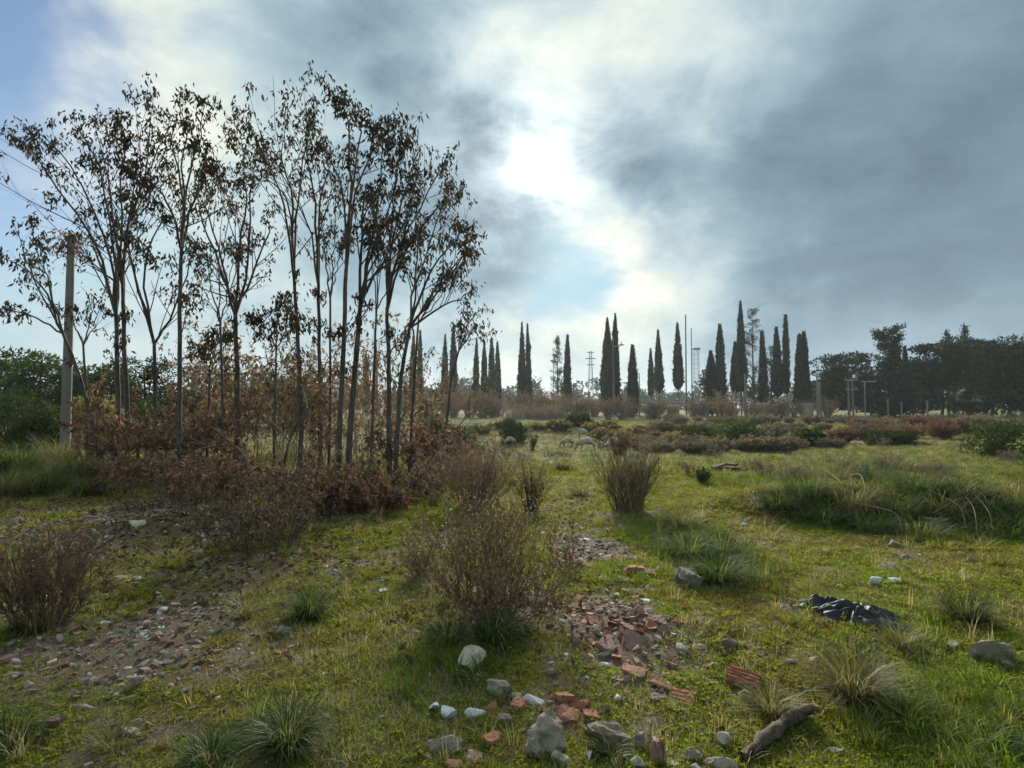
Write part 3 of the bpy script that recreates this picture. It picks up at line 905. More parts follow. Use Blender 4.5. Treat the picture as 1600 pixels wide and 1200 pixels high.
slender_tree('slim pale trunk second from the left in the dense clump', 14.6, 502, [(500, 640)], (498, 440),
             [[(492, 330), (478, 220), (482, 150)], [(500, 320), (516, 260), (520, 190)], [(480, 350), (440, 270), (428, 200)]], 8)
slender_tree('tall trunk rising to the highest leafy tip of the grove', 11.8, 530, [(530, 690), (536, 560)], (541, 420),
             [[(545, 300), (545, 200), (526, 96)], [(550, 300), (560, 200), (552, 135)], [(535, 300), (510, 240), (505, 170)], [(555, 310), (585, 220), (575, 140)]], 10)
slender_tree('thick trunk beside the tallest one, limbs spreading right', 12.2, 546, [(547, 680), (556, 560)], (564, 470),
             [[(575, 400), (592, 300), (602, 135)], [(580, 400), (615, 300), (625, 170)], [(590, 420), (640, 330), (655, 205)], [(565, 380), (570, 300), (590, 240)]], 11)
slender_tree('straight trunk right of the thick one with feathery upper twigs', 14.0, 610, [(608, 620)], (605, 480),
             [[(612, 380), (640, 280), (652, 195)], [(620, 400), (675, 290), (692, 205)], [(610, 380), (615, 300), (628, 250)], [(600, 400), (580, 320), (575, 260)], [(630, 400), (690, 320), (708, 250)]], 9)
slender_tree('trunk leaning right at the right edge of the grove, arching branches', 13.0, 618, [(626, 600)], (641, 508),
             [[(670, 430), (715, 370), (730, 300)], [(680, 460), (725, 400), (737, 345)], [(690, 480), (730, 460), (742, 436)], [(655, 430), (690, 330), (704, 265)], [(648, 430), (655, 370), (665, 320)], [(690, 440), (722, 400), (722, 372)]], 8)
slender_tree('small sparse sapling standing alone between the grove and the cypresses', 17.0, 690, [(700, 640), (706, 590)], (718, 545),
             [[(735, 500), (756, 470)], [(725, 510), (737, 478)], [(738, 520), (762, 518)], [(716, 510), (722, 500)]], 4.5, 0.5)
slender_tree('short sapling with a bushy top in front of the middle trunks', 13.0, 430, [(430, 620)], (432, 540), [[(434, 500), (438, 455)], [(415, 520), (400, 480)], [(450, 510), (462, 480)]], 4.5, 0.8)
slender_tree('short leafy sapling between the forked tree and the vase shaped tree', 15.0, 325, [(326, 640)], (328, 580), [[(330, 540), (334, 505)], [(310, 560), (296, 520)], [(345, 550), (360, 515)]], 4.5, 0.8)

# thinner stems that fill the grove between the larger trees
for (bx, Yd, fx, fy, tps, lb) in [(350, 14.0, 344, 500, [(322, 340), (352, 250), (365, 330)], 'thin dark stem just left of the vase shaped tree'),
                                  (516, 14.2, 516, 460, [(500, 280), (526, 220), (540, 320)], 'thin dark stem left of the tallest trunk'),
                                  (580, 13.2, 588, 480, [(600, 290), (574, 300), (632, 330)], 'thin dark stem right of the thick trunk'),
                                  (640, 14.6, 654, 500, [(690, 380), (668, 330), (712, 420)], 'thin dark stem right of the leaning right-hand trunk')]:
    slender_tree(lb, Yd, bx, [((bx + fx) / 2, 600)], (fx, fy), [[t_] for t_ in tps], 5, 0.75, dens=0.9)


# ------------------------------------------------------------------ shrubs
def shrub_mesh(H, Wd, n_stems, n_side, n_twig, leaf_n, leaf_l, leaf_w, upright=0.5, r=0.006, droop=0.0, base=0.12, leaf_along=True, seg=6, bend=0.3):
    """stems from one foot; returns stem Geo and foliage Geo in local space"""
    a = RNG.random(n_stems) * 6.283
    q = np.sqrt(RNG.random(n_stems))
    st = np.stack([np.cos(a) * base * Wd * q, np.sin(a) * base * Wd * q, np.full(n_stems, -0.03)], 1)
    ht = H * (0.55 + 0.45 * RNG.random(n_stems)) * (1 - 0.35 * q ** 2 * (1 - upright))
    en = np.stack([np.cos(a) * Wd * 0.5 * q, np.sin(a) * Wd * 0.5 * q, ht], 1) + RNG.normal(size=(n_stems, 3)) * 0.06 * Wd
    u = np.linspace(0, 1, seg)
    P = st[:, None] + (en - st)[:, None] * np.stack([u ** (1.0 + upright * 0.8), u ** (1.0 + upright * 0.8), u ** (1.0 - 0.12 * upright)], 1)[None]
    P[:, 1:-1] += RNG.normal(size=P[:, 1:-1].shape) * 0.02 * Wd * bend
    R = r * (0.6 + 0.7 * RNG.random((n_stems, 1))) * np.linspace(1, 0.3, seg)[None]
    S = Geo().add(*tubes(P, R, 4)); L = Geo(); ends = [P[:, -1]]; al = [P]
    Q, QR = offshoots(P, R, n_side, 0.25, 0.98, 0.55, 0.30, 0.3 + 0.5 * upright, 4)
    S.add(*tubes(Q, QR, 3)); ends.append(Q[:, -1]); al = [Q]
    if n_twig:
        T, TR = offshoots(Q, QR, n_twig, 0.2, 1.0, 0.6, 0.5, 0.3, 3)
        S.add(*tubes(T, TR, 3)); ends.append(T[:, -1]); al.append(T)
    if leaf_n:
        pts = []
        for A in al:
            M, K, _ = A.shape
            i = np.repeat(np.arange(M), leaf_n); f = RNG.random(len(i)) * (K - 1); k = np.minimum(f.astype(int), K - 2); w = (f - k)[:, None]
            pts.append(A[i, k] * (1 - w) + A[i, k + 1] * w)
        pts = np.concatenate(pts)
        d = RNG.normal(size=pts.shape) * 0.7 + np.array([0, 0, -droop if droop else 0.5])
        L.add(*leaves(pts, d, leaf_l * (0.5 + RNG.random(len(pts))), leaf_w * (0.6 + 0.8 * RNG.random(len(pts))), 0.3, 0.15))
    return S, L


def shrub_thing(name, label, cat, p, S, L, sm, lm, group=None, rz=0.0):
    root = thing(name, label, cat, p, rz, group)
    S.build('stem', sm, root, True)
    if L.n: L.build('foliage', lm, root)
    return root


def m_at(px, py): return G(px, py)


# the large twiggy shrub in the middle, two-toned: olive top and brown base
p = G(772, 962); H = px_size(215, p); Wd = px_size(270, p)
S, L = shrub_mesh(H * 0.93, Wd, 120, 6, 2, 2, 0.024, 0.010, 0.15, 0.0034, base=0.34, bend=1.6)
big = shrub_thing('twiggy_shrub', 'large olive-brown twiggy shrub in the middle foreground beside the brick rubble', 'shrub', p, S, L, M_BROWNSTEM, M_RUSSET)
sh = Geo(); n = 500
aa = RNG.random(n) * 6.283; qq = np.sqrt(RNG.random(n)) * Wd * 0.5
tp = np.stack([np.cos(aa) * qq, np.sin(aa) * qq, H * (0.5 + 0.42 * RNG.random(n)) * (1 - 0.3 * (qq / Wd * 2) ** 2)], 1)
sh.add(*leaves(tp, RNG.normal(size=(n, 3)) + np.array([0, 0, .6]), 0.018, 0.010))
sh.build('seed_head', M_SEED, big)['kind'] = 'stuff'
S2, L2 = shrub_mesh(H * 0.42, Wd * 0.85, 70, 4, 2, 1, 0.03, 0.012, 0.15, 0.0026)
S2.build('dry_base', M_TWIG, big, True); L2.build('dry_leaf', M_BROWNLEAF, big)

p = G(742, 800); S, L = shrub_mesh(px_size(120, p), px_size(190, p), 130, 6, 2, 2, 0.035, 0.014, 0.4, 0.005)
s_ = shrub_thing('dry_shrub', 'brown seed-headed shrub just behind the large twiggy shrub', 'shrub', p, S, L, M_DRYSTEM, M_BROWNLEAF)
p = G(982, 800); S, L = shrub_mesh(px_size(112, p), px_size(125, p), 150, 6, 1, 1, 0.03, 0.009, 0.45, 0.0055, base=0.17, bend=1.0)
shrub_thing('upright_shrub', 'upright reddish-brown broom-like shrub right of centre', 'shrub', p, S, L, M_BROWNSTEM, M_GREYBRUSH)
p = G(968, 716); S, L = shrub_mesh(px_size(50, p), px_size(70, p), 90, 3, 0, 3, 0.06, 0.02, 0.8, 0.009)
shrub_thing('upright_shrub', 'small reddish shrub in front of the sheep', 'shrub', p, S, L, M_REDSTEM, M_REDBRUSH)
p = G(70, 978); S, L = shrub_mesh(px_size(165, p), px_size(190, p), 75, 9, 3, 2, 0.018, 0.008, 0.2, 0.0068, base=0.16, bend=1.5)
shrub_thing('dry_shrub', 'bare brown bushy shrub at the left edge of the earthy slope', 'shrub', p, S, L, M_BROWNSTEM, M_BROWNLEAF)
p = G(655, 900); S, L = shrub_mesh(px_size(70, p), px_size(70, p), 60, 4, 1, 3, 0.025, 0.009, 0.3, 0.003)
shrub_thing('low_shrub', 'small olive bush against the left side of the large twiggy shrub', 'shrub', p, S, L, M_DRYSTEM, M_OLIVE)
p = G(830, 800); S, L = shrub_mesh(px_size(80, p), px_size(80, p), 80, 4, 1, 2, 0.03, 0.01, 0.7, 0.004)
shrub_thing('upright_shrub', 'dark upright bush behind the right side of the large twiggy shrub', 'shrub', p, S, L, M_TWIG, M_OLIVE)
p = G(832, 705); S, L = shrub_mesh(px_size(28, p), px_size(20, p), 40, 4, 0, 5, 0.07, 0.03, 0.8, 0.008)
shrub_thing('low_shrub', 'small upright green bush standing alone in the far meadow', 'shrub', p, S, L, M_TWIG, M_GREENLEAF)
p = G(1098, 756); S, L = shrub_mesh(px_size(24, p), px_size(26, p), 40, 4, 0, 5, 0.05, 0.02, 0.4, 0.006)
shrub_thing('low_shrub', 'tiny dark green bush between the broom-like shrub and the grass mound', 'shrub', p, S, L, M_TWIG, M_GREENLEAF)

# brown-leaved undergrowth below the grove
UND = [(180, 745, 150, 120, 'brown-leaved sapling left of the close pair of trunks'),
       (238, 728, 150, 130, 'brown-leaved sapling below the wide open fork tree'),
       (318, 716, 190, 150, 'tall brown-leaved sapling right of the straight dark trunk'),
       (395, 722, 200, 150, 'tall brown-leaved sapling in front of the vase shaped tree'),
       (455, 735, 170, 130, 'brown-leaved sapling at the left end of the dense clump'),
       (512, 742, 190, 130, 'brown-leaved sapling among the middle trunks of the dense clump'),
       (566, 728, 200, 150, 'tallest brown-leaved sapling right of the thick trunk'),
       (622, 722, 160, 130, 'brown-leaved sapling under the leaning right-hand trunk'),
       (648, 742, 90, 120, 'low brown-leaved shrub at the right end of the undergrowth'),
       (688, 690, 100, 110, 'brown-leaved shrub at the foot of the lone sparse sapling'),
       (410, 862, 125, 200, 'dense dead-leaved shrub at the front of the undergrowth'),
       (480, 806, 105, 150, 'dead-leaved shrub right of the front of the undergrowth'),
       (335, 800, 110, 150, 'dead-leaved shrub left of the front of the undergrowth'),
       (560, 782, 70, 110, 'small brown shrub at the foot of the tallest trunk'),
       (275, 735, 160, 150, 'brown-leaved sapling just left of the straight dark trunk'),
       (355, 735, 150, 150, 'brown-leaved sapling behind the bent pale branch'),
       (425, 725, 210, 150, 'tall brown-leaved sapling between the vase shaped tree and the dense clump'),
       (485, 712, 190, 140, 'brown-leaved sapling behind the slim left trunks of the dense clump'),
       (540, 712, 200, 140, 'brown-leaved sapling behind the tallest trunk'),
       (598, 706, 190, 140, 'brown-leaved sapling behind the straight feathery tree'),
       (650, 700, 150, 130, 'brown-leaved sapling just right of the leaning right-hand trunk'),
       (520, 690, 150, 200, 'broad brown thicket at the back of the dense clump'),
       (380, 685, 140, 200, 'broad brown thicket behind the vase shaped tree'),
       (620, 680, 120, 180, 'broad brown thicket at the back right of the grove'),
       (210, 770, 70, 120, 'low brown shrub at the foot of the close pair of trunks'),
       (300, 775, 70, 130, 'low brown shrub beside the flat pale slab'),
       (525, 800, 70, 120, 'low brown shrub at the right front of the undergrowth'),
       (590, 800, 50, 110, 'low dry shrub spilling onto the path right of the undergrowth'),
       (660, 775, 55, 120, 'low dry shrub left of the brown seed-headed shrub'),
       (690, 735, 60, 110, 'low dry shrub between the undergrowth and the seed-headed shrub'),
       (140, 700, 90, 110, 'brown bush behind the crooked leaning tree'),
       (725, 668, 75, 90, 'rusty bush left of the bare grey brush by the road')]
for ku, (bx, by, hp_, wp_, lb) in enumerate(UND):
    p = G(bx, by); near = p[1] < 8
    H_, W_ = px_size(hp_, p), px_size(wp_, p)
    if near: S, L = shrub_mesh(H_, W_, 70, 6, 2, 2, 0.042, 0.018, 0.15, 0.0036, 0.4, 0.3)
    elif p[1] < 10.6 and hp_ < 130: S, L = shrub_mesh(H_, W_, 50, 7, 2, 3, 0.06, 0.026, 0.2, 0.006, 0.6, 0.35)
    else: S, L = shrub_mesh(H_ * RNG.uniform(0.55, 1.45), W_ * 1.25, 18, 7, 2, 3, 0.14, 0.05, 0.05, 0.010, 0.9, 0.25, bend=2.0)
    shrub_thing('dry_shrub' if near or hp_ < 130 else 'brown_sapling', lb, 'shrub', p, S, L, M_TWIG if near else M_DRYSTEM, M_DULLLEAF if (near or ku % 3 == 1) else M_BROWNLEAF, 'brown undergrowth below the left grove')

# bent bare branches lying in the undergrowth
def branch(label, pts, r0, Ys, subs, mat=M_TRUNK):
    P = np.array([at(px, py, Y) for (px, py), Y in zip(pts, Ys)])
    b = P[0].copy(); b[2] = gz(b[0], b[1]); P[0] = b + np.array([0, 0, -0.04]);
    root = thing('fallen_branch', label, 'branch', b, 0, 'bare branches in the undergrowth')
    pa = smooth_path(P - b, 16); Geo().add(*tubes(pa, np.linspace(r0, r0 * 0.3, 16), 6)).build('bough', mat, root, True)
    for (k, px, py, dy) in subs:
        e = at(px, py, Ys[-1] + dy) - b; s0 = pa[k]
        q = smooth_path([s0, s0 + (e - s0) * 0.5 + np.array([0, 0, 0.05]), e], 8)
        Geo().add(*tubes(q, np.linspace(r0 * 0.6, r0 * 0.15, 8), 5)).build('side_branch', mat, root, True)


branch('pale bent branch arching left over the ground under the vase shaped tree', [(396, 752), (385, 720), (362, 696), (330, 698), (305, 688), (272, 672)], 0.028, [9.8, 9.8, 9.8, 9.7, 9.6, 9.5], [(9, 262, 722, -0.2), (10, 250, 698, 0.1), (6, 318, 660, 0.2)])
branch('dark slanting dead branch left of the dense clump', [(438, 735), (452, 690), (480, 640), (515, 590)], 0.030, [11.0, 11.0, 11.1, 11.2], [(5, 408, 648, 0.1), (8, 432, 702, -0.3), (10, 470, 600, 0.3)])
branch('thin arched branch right of the thick trunk', [(540, 735), (552, 690), (580, 678), (622, 672)], 0.016, [11.5, 11.5, 11.4, 11.3], [(8, 600, 700, 0.1), (11, 620, 690, 0.1)])
branch('slanting dead branch at the right end of the undergrowth', [(655, 720), (690, 690), (725, 655), (738, 600)], 0.018, [12.5, 12.5, 12.6, 12.7], [(6, 720, 700, 0.2), (9, 745, 640, 0.1)])

# ------------------------------------------------------------------ leafy crowns made of many leaf clumps
def clump_points(cent, rad, n, shell=0.75):
    d = norm(RNG.normal(size=(n, 3)))
    r = (shell + (1 - shell) * RNG.random(n) ** 0.5) * (0.75 + 0.25 * RNG.random(n))
    return cent + d * rad * r[:, None], d


def bush_tree(name, label, cat, p, H, Wd, K, n, leaf, lm, group=None, trunk_r=0.12, flat=0.7, low=0.12, shape='dome', rz=None, limbs=True):
    root = thing(name, label, cat, p, 0, group)
    L = Geo(); C = []
    for k in range(K):
        f = RNG.random()
        if shape == 'dome':
            z = H * (low + (0.92 - low) * f); w = Wd * 0.5 * math.sqrt(max(0.05, 1 - ((z / H - 0.45) / 0.62) ** 2))
        elif shape == 'umbrella':
            z = H * (0.45 + 0.5 * f); w = Wd * 0.5 * math.sqrt(max(0.05, 1 - ((z / H - 0.62) / 0.42) ** 2))
        else:
            z = H * (low + (0.97 - low) * f); w = Wd * 0.5 * (1 - 0.88 * (z / H)) + 0.1
        a = RNG.random() * 6.283; q = math.sqrt(RNG.random())
        c = np.array([math.cos(a) * w * q, math.sin(a) * w * q, z])
        s = Wd * (0.11 + 0.10 * RNG.random())
        c[2] = min(c[2], H - s * flat * 0.8)
        C.append(c)
        pt, d = clump_points(c, np.array([s, s, s * flat]), n)
        dd_ = d + RNG.normal(size=d.shape) * 0.5 + np.array([0, 0, 0.25])
        V_, F_, T_ = leaves(pt, dd_, leaf * (0.6 + 0.8 * RNG.random(n)), leaf * 0.5 * (0.6 + 0.8 * RNG.random(n)))
        L.add(V_, F_, np.clip(T_ * 0.7 + 0.3 * RNG.random(), 0, 1))
    L.build('crown', lm, root)
    tp = smooth_path([(0, 0, -0.2), (0.02 * H, 0, H * 0.3), (-0.01 * H, 0.01 * H, H * 0.85)], 8)
    T = Geo().add(*tubes(tp, np.linspace(trunk_r, trunk_r * 0.3, 8), 6))
    if limbs:
        for c in C[::2]:
            s0 = tp[min(6, max(1, int(c[2] / H * 6)))]
            q = smooth_path([s0, (s0 + c) / 2 - np.array([0, 0, 0.04 * H]), c], 5)
            T.add(*tubes(q, np.linspace(trunk_r * 0.4, trunk_r * 0.08, 5), 4))
    T.build('trunk', M_TWIG, root, True)
    return root


# evergreen trees behind the grove on the left
for (px, Y, top, wpx, lb) in [(12, 34, 548, 130, 'dark evergreen tree at the left edge behind the concrete pole'),
                              (62, 37, 552, 120, 'rounded evergreen tree just left of the concrete pole'),
                              (150, 36, 572, 110, 'low evergreen tree just right of the concrete pole'),
                              (225, 40, 560, 110, 'evergreen tree behind the close pair of trunks'),
                              (300, 42, 572, 110, 'dark evergreen tree behind the straight dark trunk'),
                              (385, 46, 585, 110, 'evergreen tree behind the vase shaped tree'),
                              (470, 50, 592, 100, 'dim evergreen tree behind the dense clump'),
                              (-45, 30, 560, 120, 'evergreen tree cut by the left edge of the picture')]:
    p = on_ground(px, Y); H = at(px, top, Y)[2] - p[2]
    bush_tree('evergreen_tree', lb, 'tree', p, H, px_size(wpx, p), 46, 120, 0.22, M_GREENLEAF, 'evergreen trees behind the left grove')
for (px, Y, top, wpx, lb) in [(20, 22, 618, 130, 'grey-green bush below the evergreens at the left edge'), (75, 21, 640, 90, 'grey-green bush left of the foot of the concrete pole'),
                              (150, 24, 620, 90, 'brownish bush right of the foot of the concrete pole'), (205, 27, 625, 80, 'dark bush behind the close pair of trunks'), (330, 29, 625, 90, 'dark bush behind the tall brown-leaved saplings')]:
    p = on_ground(px, Y); H = at(px, top, Y)[2] - p[2]
    bush_tree('leafy_bush', lb, 'bush', p, H, px_size(wpx, p), 34, 110, 0.14, M_OLIVE if 'brown' in lb else M_GREENLEAF, 'bushes behind the left grove', 0.05, 0.8)

# ------------------------------------------------------------------ cypresses
def cypress(label, px, top, wpx, Y, crown_base=0.04, lean=0.0, blunt=0.0, name='cypress_tree', group='cypress trees on the skyline', seedy=1.0):
    p = on_ground(px, Y); H = at(px, top, Y)[2] - p[2]; w = px_size(wpx, p) / 2 * 0.88; blunt = blunt * 0.55; lean = RNG.normal() * 0.008
    root = thing(name, label, 'cypress', p, 0, group)
    n = int(2600 * seedy)
    h = crown_base + (0.975 - crown_base) * RNG.random(n) ** 1.08

    def prof(h):
        t = np.clip((h - crown_base) / (1 - crown_base), 0, 1)
        return w * np.minimum(1, np.sqrt(t / 0.10 + 0.03)) * (1 - (1 - blunt) * np.clip((t - 0.14) / 0.86, 0, 1) ** 1.1) * (0.80 + 0.40 * vn(t * 9 + px, t * 3.0, 5))
    a = RNG.random(n) * 6.283; rr_ = prof(h) * (0.72 + 0.34 * RNG.random(n) + 0.30 * (RNG.random(n) < 0.10) * RNG.random(n)) * (0.9 + 0.2 * vn(a * 2.2, h * 14 + px, 3))
    pos = np.stack([np.cos(a) * rr_ + lean * h * H, np.sin(a) * rr_, h * H], 1)
    d = np.stack([np.cos(a) * 0.35, np.sin(a) * 0.35, np.ones(n)], 1) + RNG.normal(size=(n, 3)) * 0.22
    tp_ = 1 - 0.55 * np.clip((h - 0.7) / 0.3, 0, 1)
    L = Geo().add(*leaves(pos, d, (0.40 + 0.45 * RNG.random(n) ** 2) * tp_, (0.13 + 0.12 * RNG.random(n)) * tp_, 0.3))
    hh = np.linspace(crown_base, 0.985, 18); core = np.stack([lean * hh * H, 0 * hh, hh * H], 1)
    L.add(*tubes(core, np.maximum(0.02, prof(hh) * np.where(hh > 0.9, 0.5, 0.70)), 8), 0.1)
    for _ in range(RNG.integers(1, 5)):
        hc = RNG.uniform(crown_base + 0.08, 0.72); ac = RNG.random() * 6.283; rc_ = float(prof(np.array([hc]))[0])
        pt, dv = clump_points(np.array([math.cos(ac) * rc_ * 0.8, math.sin(ac) * rc_ * 0.8, hc * H]), np.array([0.5, 0.5, 1.6]) * w * RNG.uniform(0.5, 0.9), 130)
        L.add(*leaves(pt, dv * 0.5 + np.array([0, 0, 1.0]) + RNG.normal(size=dv.shape) * 0.2, 0.45, 0.16))
    L.build('crown', M_CYPRESS, root)
    Geo().add(*tubes(np.stack([np.zeros(5), np.zeros(5), np.linspace(-0.2, H * 0.5, 5)], 1), np.linspace(0.16, 0.08, 5) * max(0.6, w), 6)).build('trunk', M_TRUNK, root, True)
    return root


CY = [(572, 548, 9, 112, 0, 0, 'short cypress just visible between the trunks of the dense clump'),
      (586, 526, 9, 112, 0, 0, 'pointed cypress seen between the thick trunk and the feathery one'),
      (645, 513, 12, 108, 0, 0, 'left cypress of the pair behind the right-hand leaning trunk'),
      (656, 514, 10, 110, 0, 0.25, 'right blunter cypress of the pair behind the right-hand leaning trunk'),
      (695, 520, 13, 108, 0, 0, 'shorter left cypress of the pair behind the lone sparse sapling'),
      (708, 503, 15, 106, 0, 0, 'taller right cypress of the pair behind the lone sparse sapling'),
      (743, 527, 11, 112, 0, 0, 'leftmost cypress of the row of four short ones'),
      (757, 530, 12, 112, 0, 0.1, 'second from left cypress of the row of four short ones'),
      (768, 527, 12, 114, 0, 0.45, 'flat-topped cypress, third in the row of four short ones'),
      (778, 532, 11, 112, 0, 0.2, 'rightmost cypress of the row of four short ones'),
      (815, 501, 15, 106, 0, 0, 'wider left cypress of the tall close pair left of centre'),
      (827, 503, 10, 106, 0, 0.05, 'slimmer right cypress of the tall close pair left of centre'),
      (886, 521, 14, 106, 0, 0.2, 'blunt cypress touching the open feathery conifer left of the pylon'),
      (950, 494, 26, 92, 0, 0, 'stout left half of the twin cypress behind the lamp post'),
      (960, 487, 19, 94, 0, 0, 'taller right half of the twin cypress behind the lamp post'),
      (989, 537, 18, 92, 0, 0.25, 'short stout lone cypress right of the lamp post'),
      (1017, 543, 8, 110, 0.25, 0.1, 'very thin pale cypress on a bare stem'),
      (1030, 513, 14, 100, 0.24, 0, 'slender pointed cypress on a bare trunk right of the very thin one'),
      (1060, 502, 15, 98, 0.26, 0, 'pointed cypress on a bare trunk left of the two dead poles'),
      (1112, 547, 26, 88, 0.02, 0.1, 'short broad bushy cypress right of the lattice mast'),
      (1126, 504, 18, 92, 0.05, 0.3, 'tall blunt cypress behind the short broad bushy one'),
      (1150, 533, 15, 92, 0.3, 0.1, 'lower cypress leaning on the tallest one'),
      (1158, 467, 17, 90, 0.2, 0, 'tallest cypress of the skyline with a needle-like tip'),
      (1193, 515, 13, 92, 0.1, 0.35, 'dark blunt cypress right of the open see-through conifer'),
      (1216, 509, 15, 90, 0.2, 0.2, 'cypress just left of the thin column-like one'),
      (1228, 489, 9, 90, 0.2, 0.6, 'thin column-like cypress with a flat tip'),
      (1250, 520, 17, 86, 0.05, 0.25, 'left of the last close pair of cypresses before the pine wood'),
      (1259, 516, 13, 86, 0.02, 0.5, 'right flat-topped one of the last close pair before the pine wood'),
      (1415, 540, 9, 76, 0.1, 0.1, 'thin pointed cypress right of the tall bottle-shaped conifer')]
for (px, top, wpx, Y, cb, bl, lb) in CY:
    cypress(lb, px, top, wpx, Y, cb, 0, bl, seedy=0.6 + wpx / 22)


# open, see-through conifers
def open_conifer(label, px, top, wpx, Y, low=0.18, shape='cone', n=26, bottom_dense=False):
    p = on_ground(px, Y); H = at(px, top, Y)[2] - p[2]; w = px_size(wpx, p) / 2
    root = thing('open_conifer', label, 'conifer', p, 0, 'open conifers on the skyline')
    Geo().add(*tubes(np.stack([np.zeros(6), np.zeros(6), np.linspace(-0.2, H * 0.97, 6)], 1), np.linspace(0.2, 0.03, 6), 6)).build('trunk', M_TWIG, root, True)
    B = Geo(); L = Geo(); m = 90
    hs = low + (0.98 - low) * RNG.random(m)
    t = (hs - low) / (1 - low)
    if shape == 'cone': ww = w * (1.05 - t ** 1.3)
    elif shape == 'vase': ww = w * (0.55 + 0.45 * t) * np.where(t > 0.93, 0.7, 1)
    else: ww = w * np.sqrt(np.clip(1 - ((t - 0.4) / 0.64) ** 2, 0.05, 1))
    a = RNG.random(m) * 6.283
    s0 = np.stack([0 * hs, 0 * hs, hs * H - ww * 0.4], 1)
    e = np.stack([np.cos(a) * ww, np.sin(a) * ww, hs * H + ww * 0.1], 1)
    u = np.linspace(0, 1, 5)[None, :, None]
    P = s0[:, None] * (1 - u) + e[:, None] * u
    B.add(*tubes(P, np.broadcast_to(np.linspace(0.05, 0.012, 5), (m, 5)), 3)); B.build('limb', M_TWIG, root)
    i = np.repeat(np.arange(m), n); f = 0.35 + 0.65 * RNG.random(len(i))
    pt = s0[i] * (1 - f[:, None]) + e[i] * f[:, None] + RNG.normal(size=(len(i), 3)) * 0.16
    L.add(*leaves(pt, RNG.normal(size=pt.shape) + np.array([0, 0, 0.7]), 0.30, 0.13)); L.build('crown', M_CYPRESS, root)
    return root


open_conifer('open feathery conifer beside the blunt cypress left of the pylon', 871, 523, 32, 106, 0.12)
open_conifer('tall open see-through conifer right of the tallest cypress', 1177, 479, 34, 92, 0.12, 'oval')
open_conifer('thin ragged conifer behind the dark blunt cypress', 1205, 540, 18, 92, 0.1, 'oval', 12)
open_conifer('tall bottle-shaped conifer with an open flared top before the pine wood', 1390, 506, 46, 72, 0.50, 'vase', 60)
p = on_ground(1391, 71.5)
bush_tree('dense_conifer', 'dark dense young conifer under the bottle-shaped one', 'conifer', p, at(1391, 556, 71.5)[2] - p[2], px_size(58, p), 50, 130, 0.3, M_CYPRESS, None, 0.2, 1.0, 0.05)
bush_tree('dense_conifer', 'small ragged conifer left of the short broad bushy cypress', 'conifer', on_ground(1101, 88), at(1101, 572, 88)[2] - gz(0, 88), 2.2, 22, 60, 0.3, M_CYPRESS, None, 0.1, 0.8, 0.05, 'cone')

# ------------------------------------------------------------------ pine wood on the right
PI = [(1292, 90, 572, 60, 'small flat-topped pine left of the twin-pole line post'), (1325, 84, 553, 90, 'rounded pine behind the twin-pole line post'), (1360, 90, 575, 70, 'low pine left of the bottle-shaped conifer'),
      (1440, 82, 560, 80, 'pale grey-green pine right of the bottle-shaped conifer'), (1470, 74, 537, 100, 'dark broad pine left of the middle of the wood'), (1510, 72, 528, 110, 'broad dark pine in the middle of the wood'),
      (1548, 68, 538, 100, 'dark pine right of the middle of the wood'), (1600, 60, 515, 130, 'tall pine cut by the right edge of the picture'), (1575, 70, 560, 90, 'shorter pine in front of the tall right-edge pine'),
      (1425, 96, 585, 80, 'dim pine in the gap behind the thin pointed cypress'), (1660, 58, 525, 140, 'pine just beyond the right edge'), (1490, 92, 555, 100, 'dim pine behind the middle of the wood'), (1535, 94, 560, 110, 'dim pine behind the right part of the wood')]
for (px, Y, top, wpx, lb) in PI:
    p = on_ground(px, Y); H = at(px, top, Y)[2] - p[2]
    bush_tree('pine_tree', lb, 'pine', p, H, px_size(wpx, p), 40, 150, 0.38, M_PINE, 'pines of the wood on the right', 0.22, 0.42, 0.10, 'umbrella' if int(px) % 4 else 'dome')
for (px, Y, top, lb) in [(1481, 78, 515, 'thin spire-topped conifer rising above the left part of the pine wood'), (1510, 80, 505, 'thin bare-tipped spire above the middle of the pine wood')]:
    open_conifer(lb, px, top, 14, Y, 0.55, 'cone', 8)

# far wood that reads as one mass, and the low brush along its foot
L = Geo()
for k in range(190):
    Y = 230 + RNG.random() * 60
    px = RNG.uniform(-250, 1900)
    x = at(px, 600, Y)[0]; H = 7 + 6 * RNG.random() + 3 * vn(px * 0.02, 1.0, 4)
    for c in range(7):
        s = 2.0 + 1.6 * RNG.random()
        pt, d = clump_points(np.array([x + RNG.normal() * 3, Y + RNG.normal() * 3, gz(x, Y) + 1 + (H - s) * RNG.random()]), np.array([s, s, s * 0.8]), 45)
        L.add(*leaves(pt, d + RNG.normal(size=d.shape) * 0.5, 1.5, 0.9))
fw = L.build('distant_wood', M_PINE); fw['kind'] = 'stuff'; fw['label'] = 'hazy blue-green wood along the horizon'; fw['category'] = 'wood'

# ------------------------------------------------------------------ brush belts in the middle distance
def proto_shrub(name, *a, sm=M_DRYSTEM, lm=M_GREYBRUSH, **k):
    S, L = shrub_mesh(*a, **k)
    r = shrub_thing(name, 'x', 'shrub', (0, -60, 0), S, L, sm, lm)
    return r


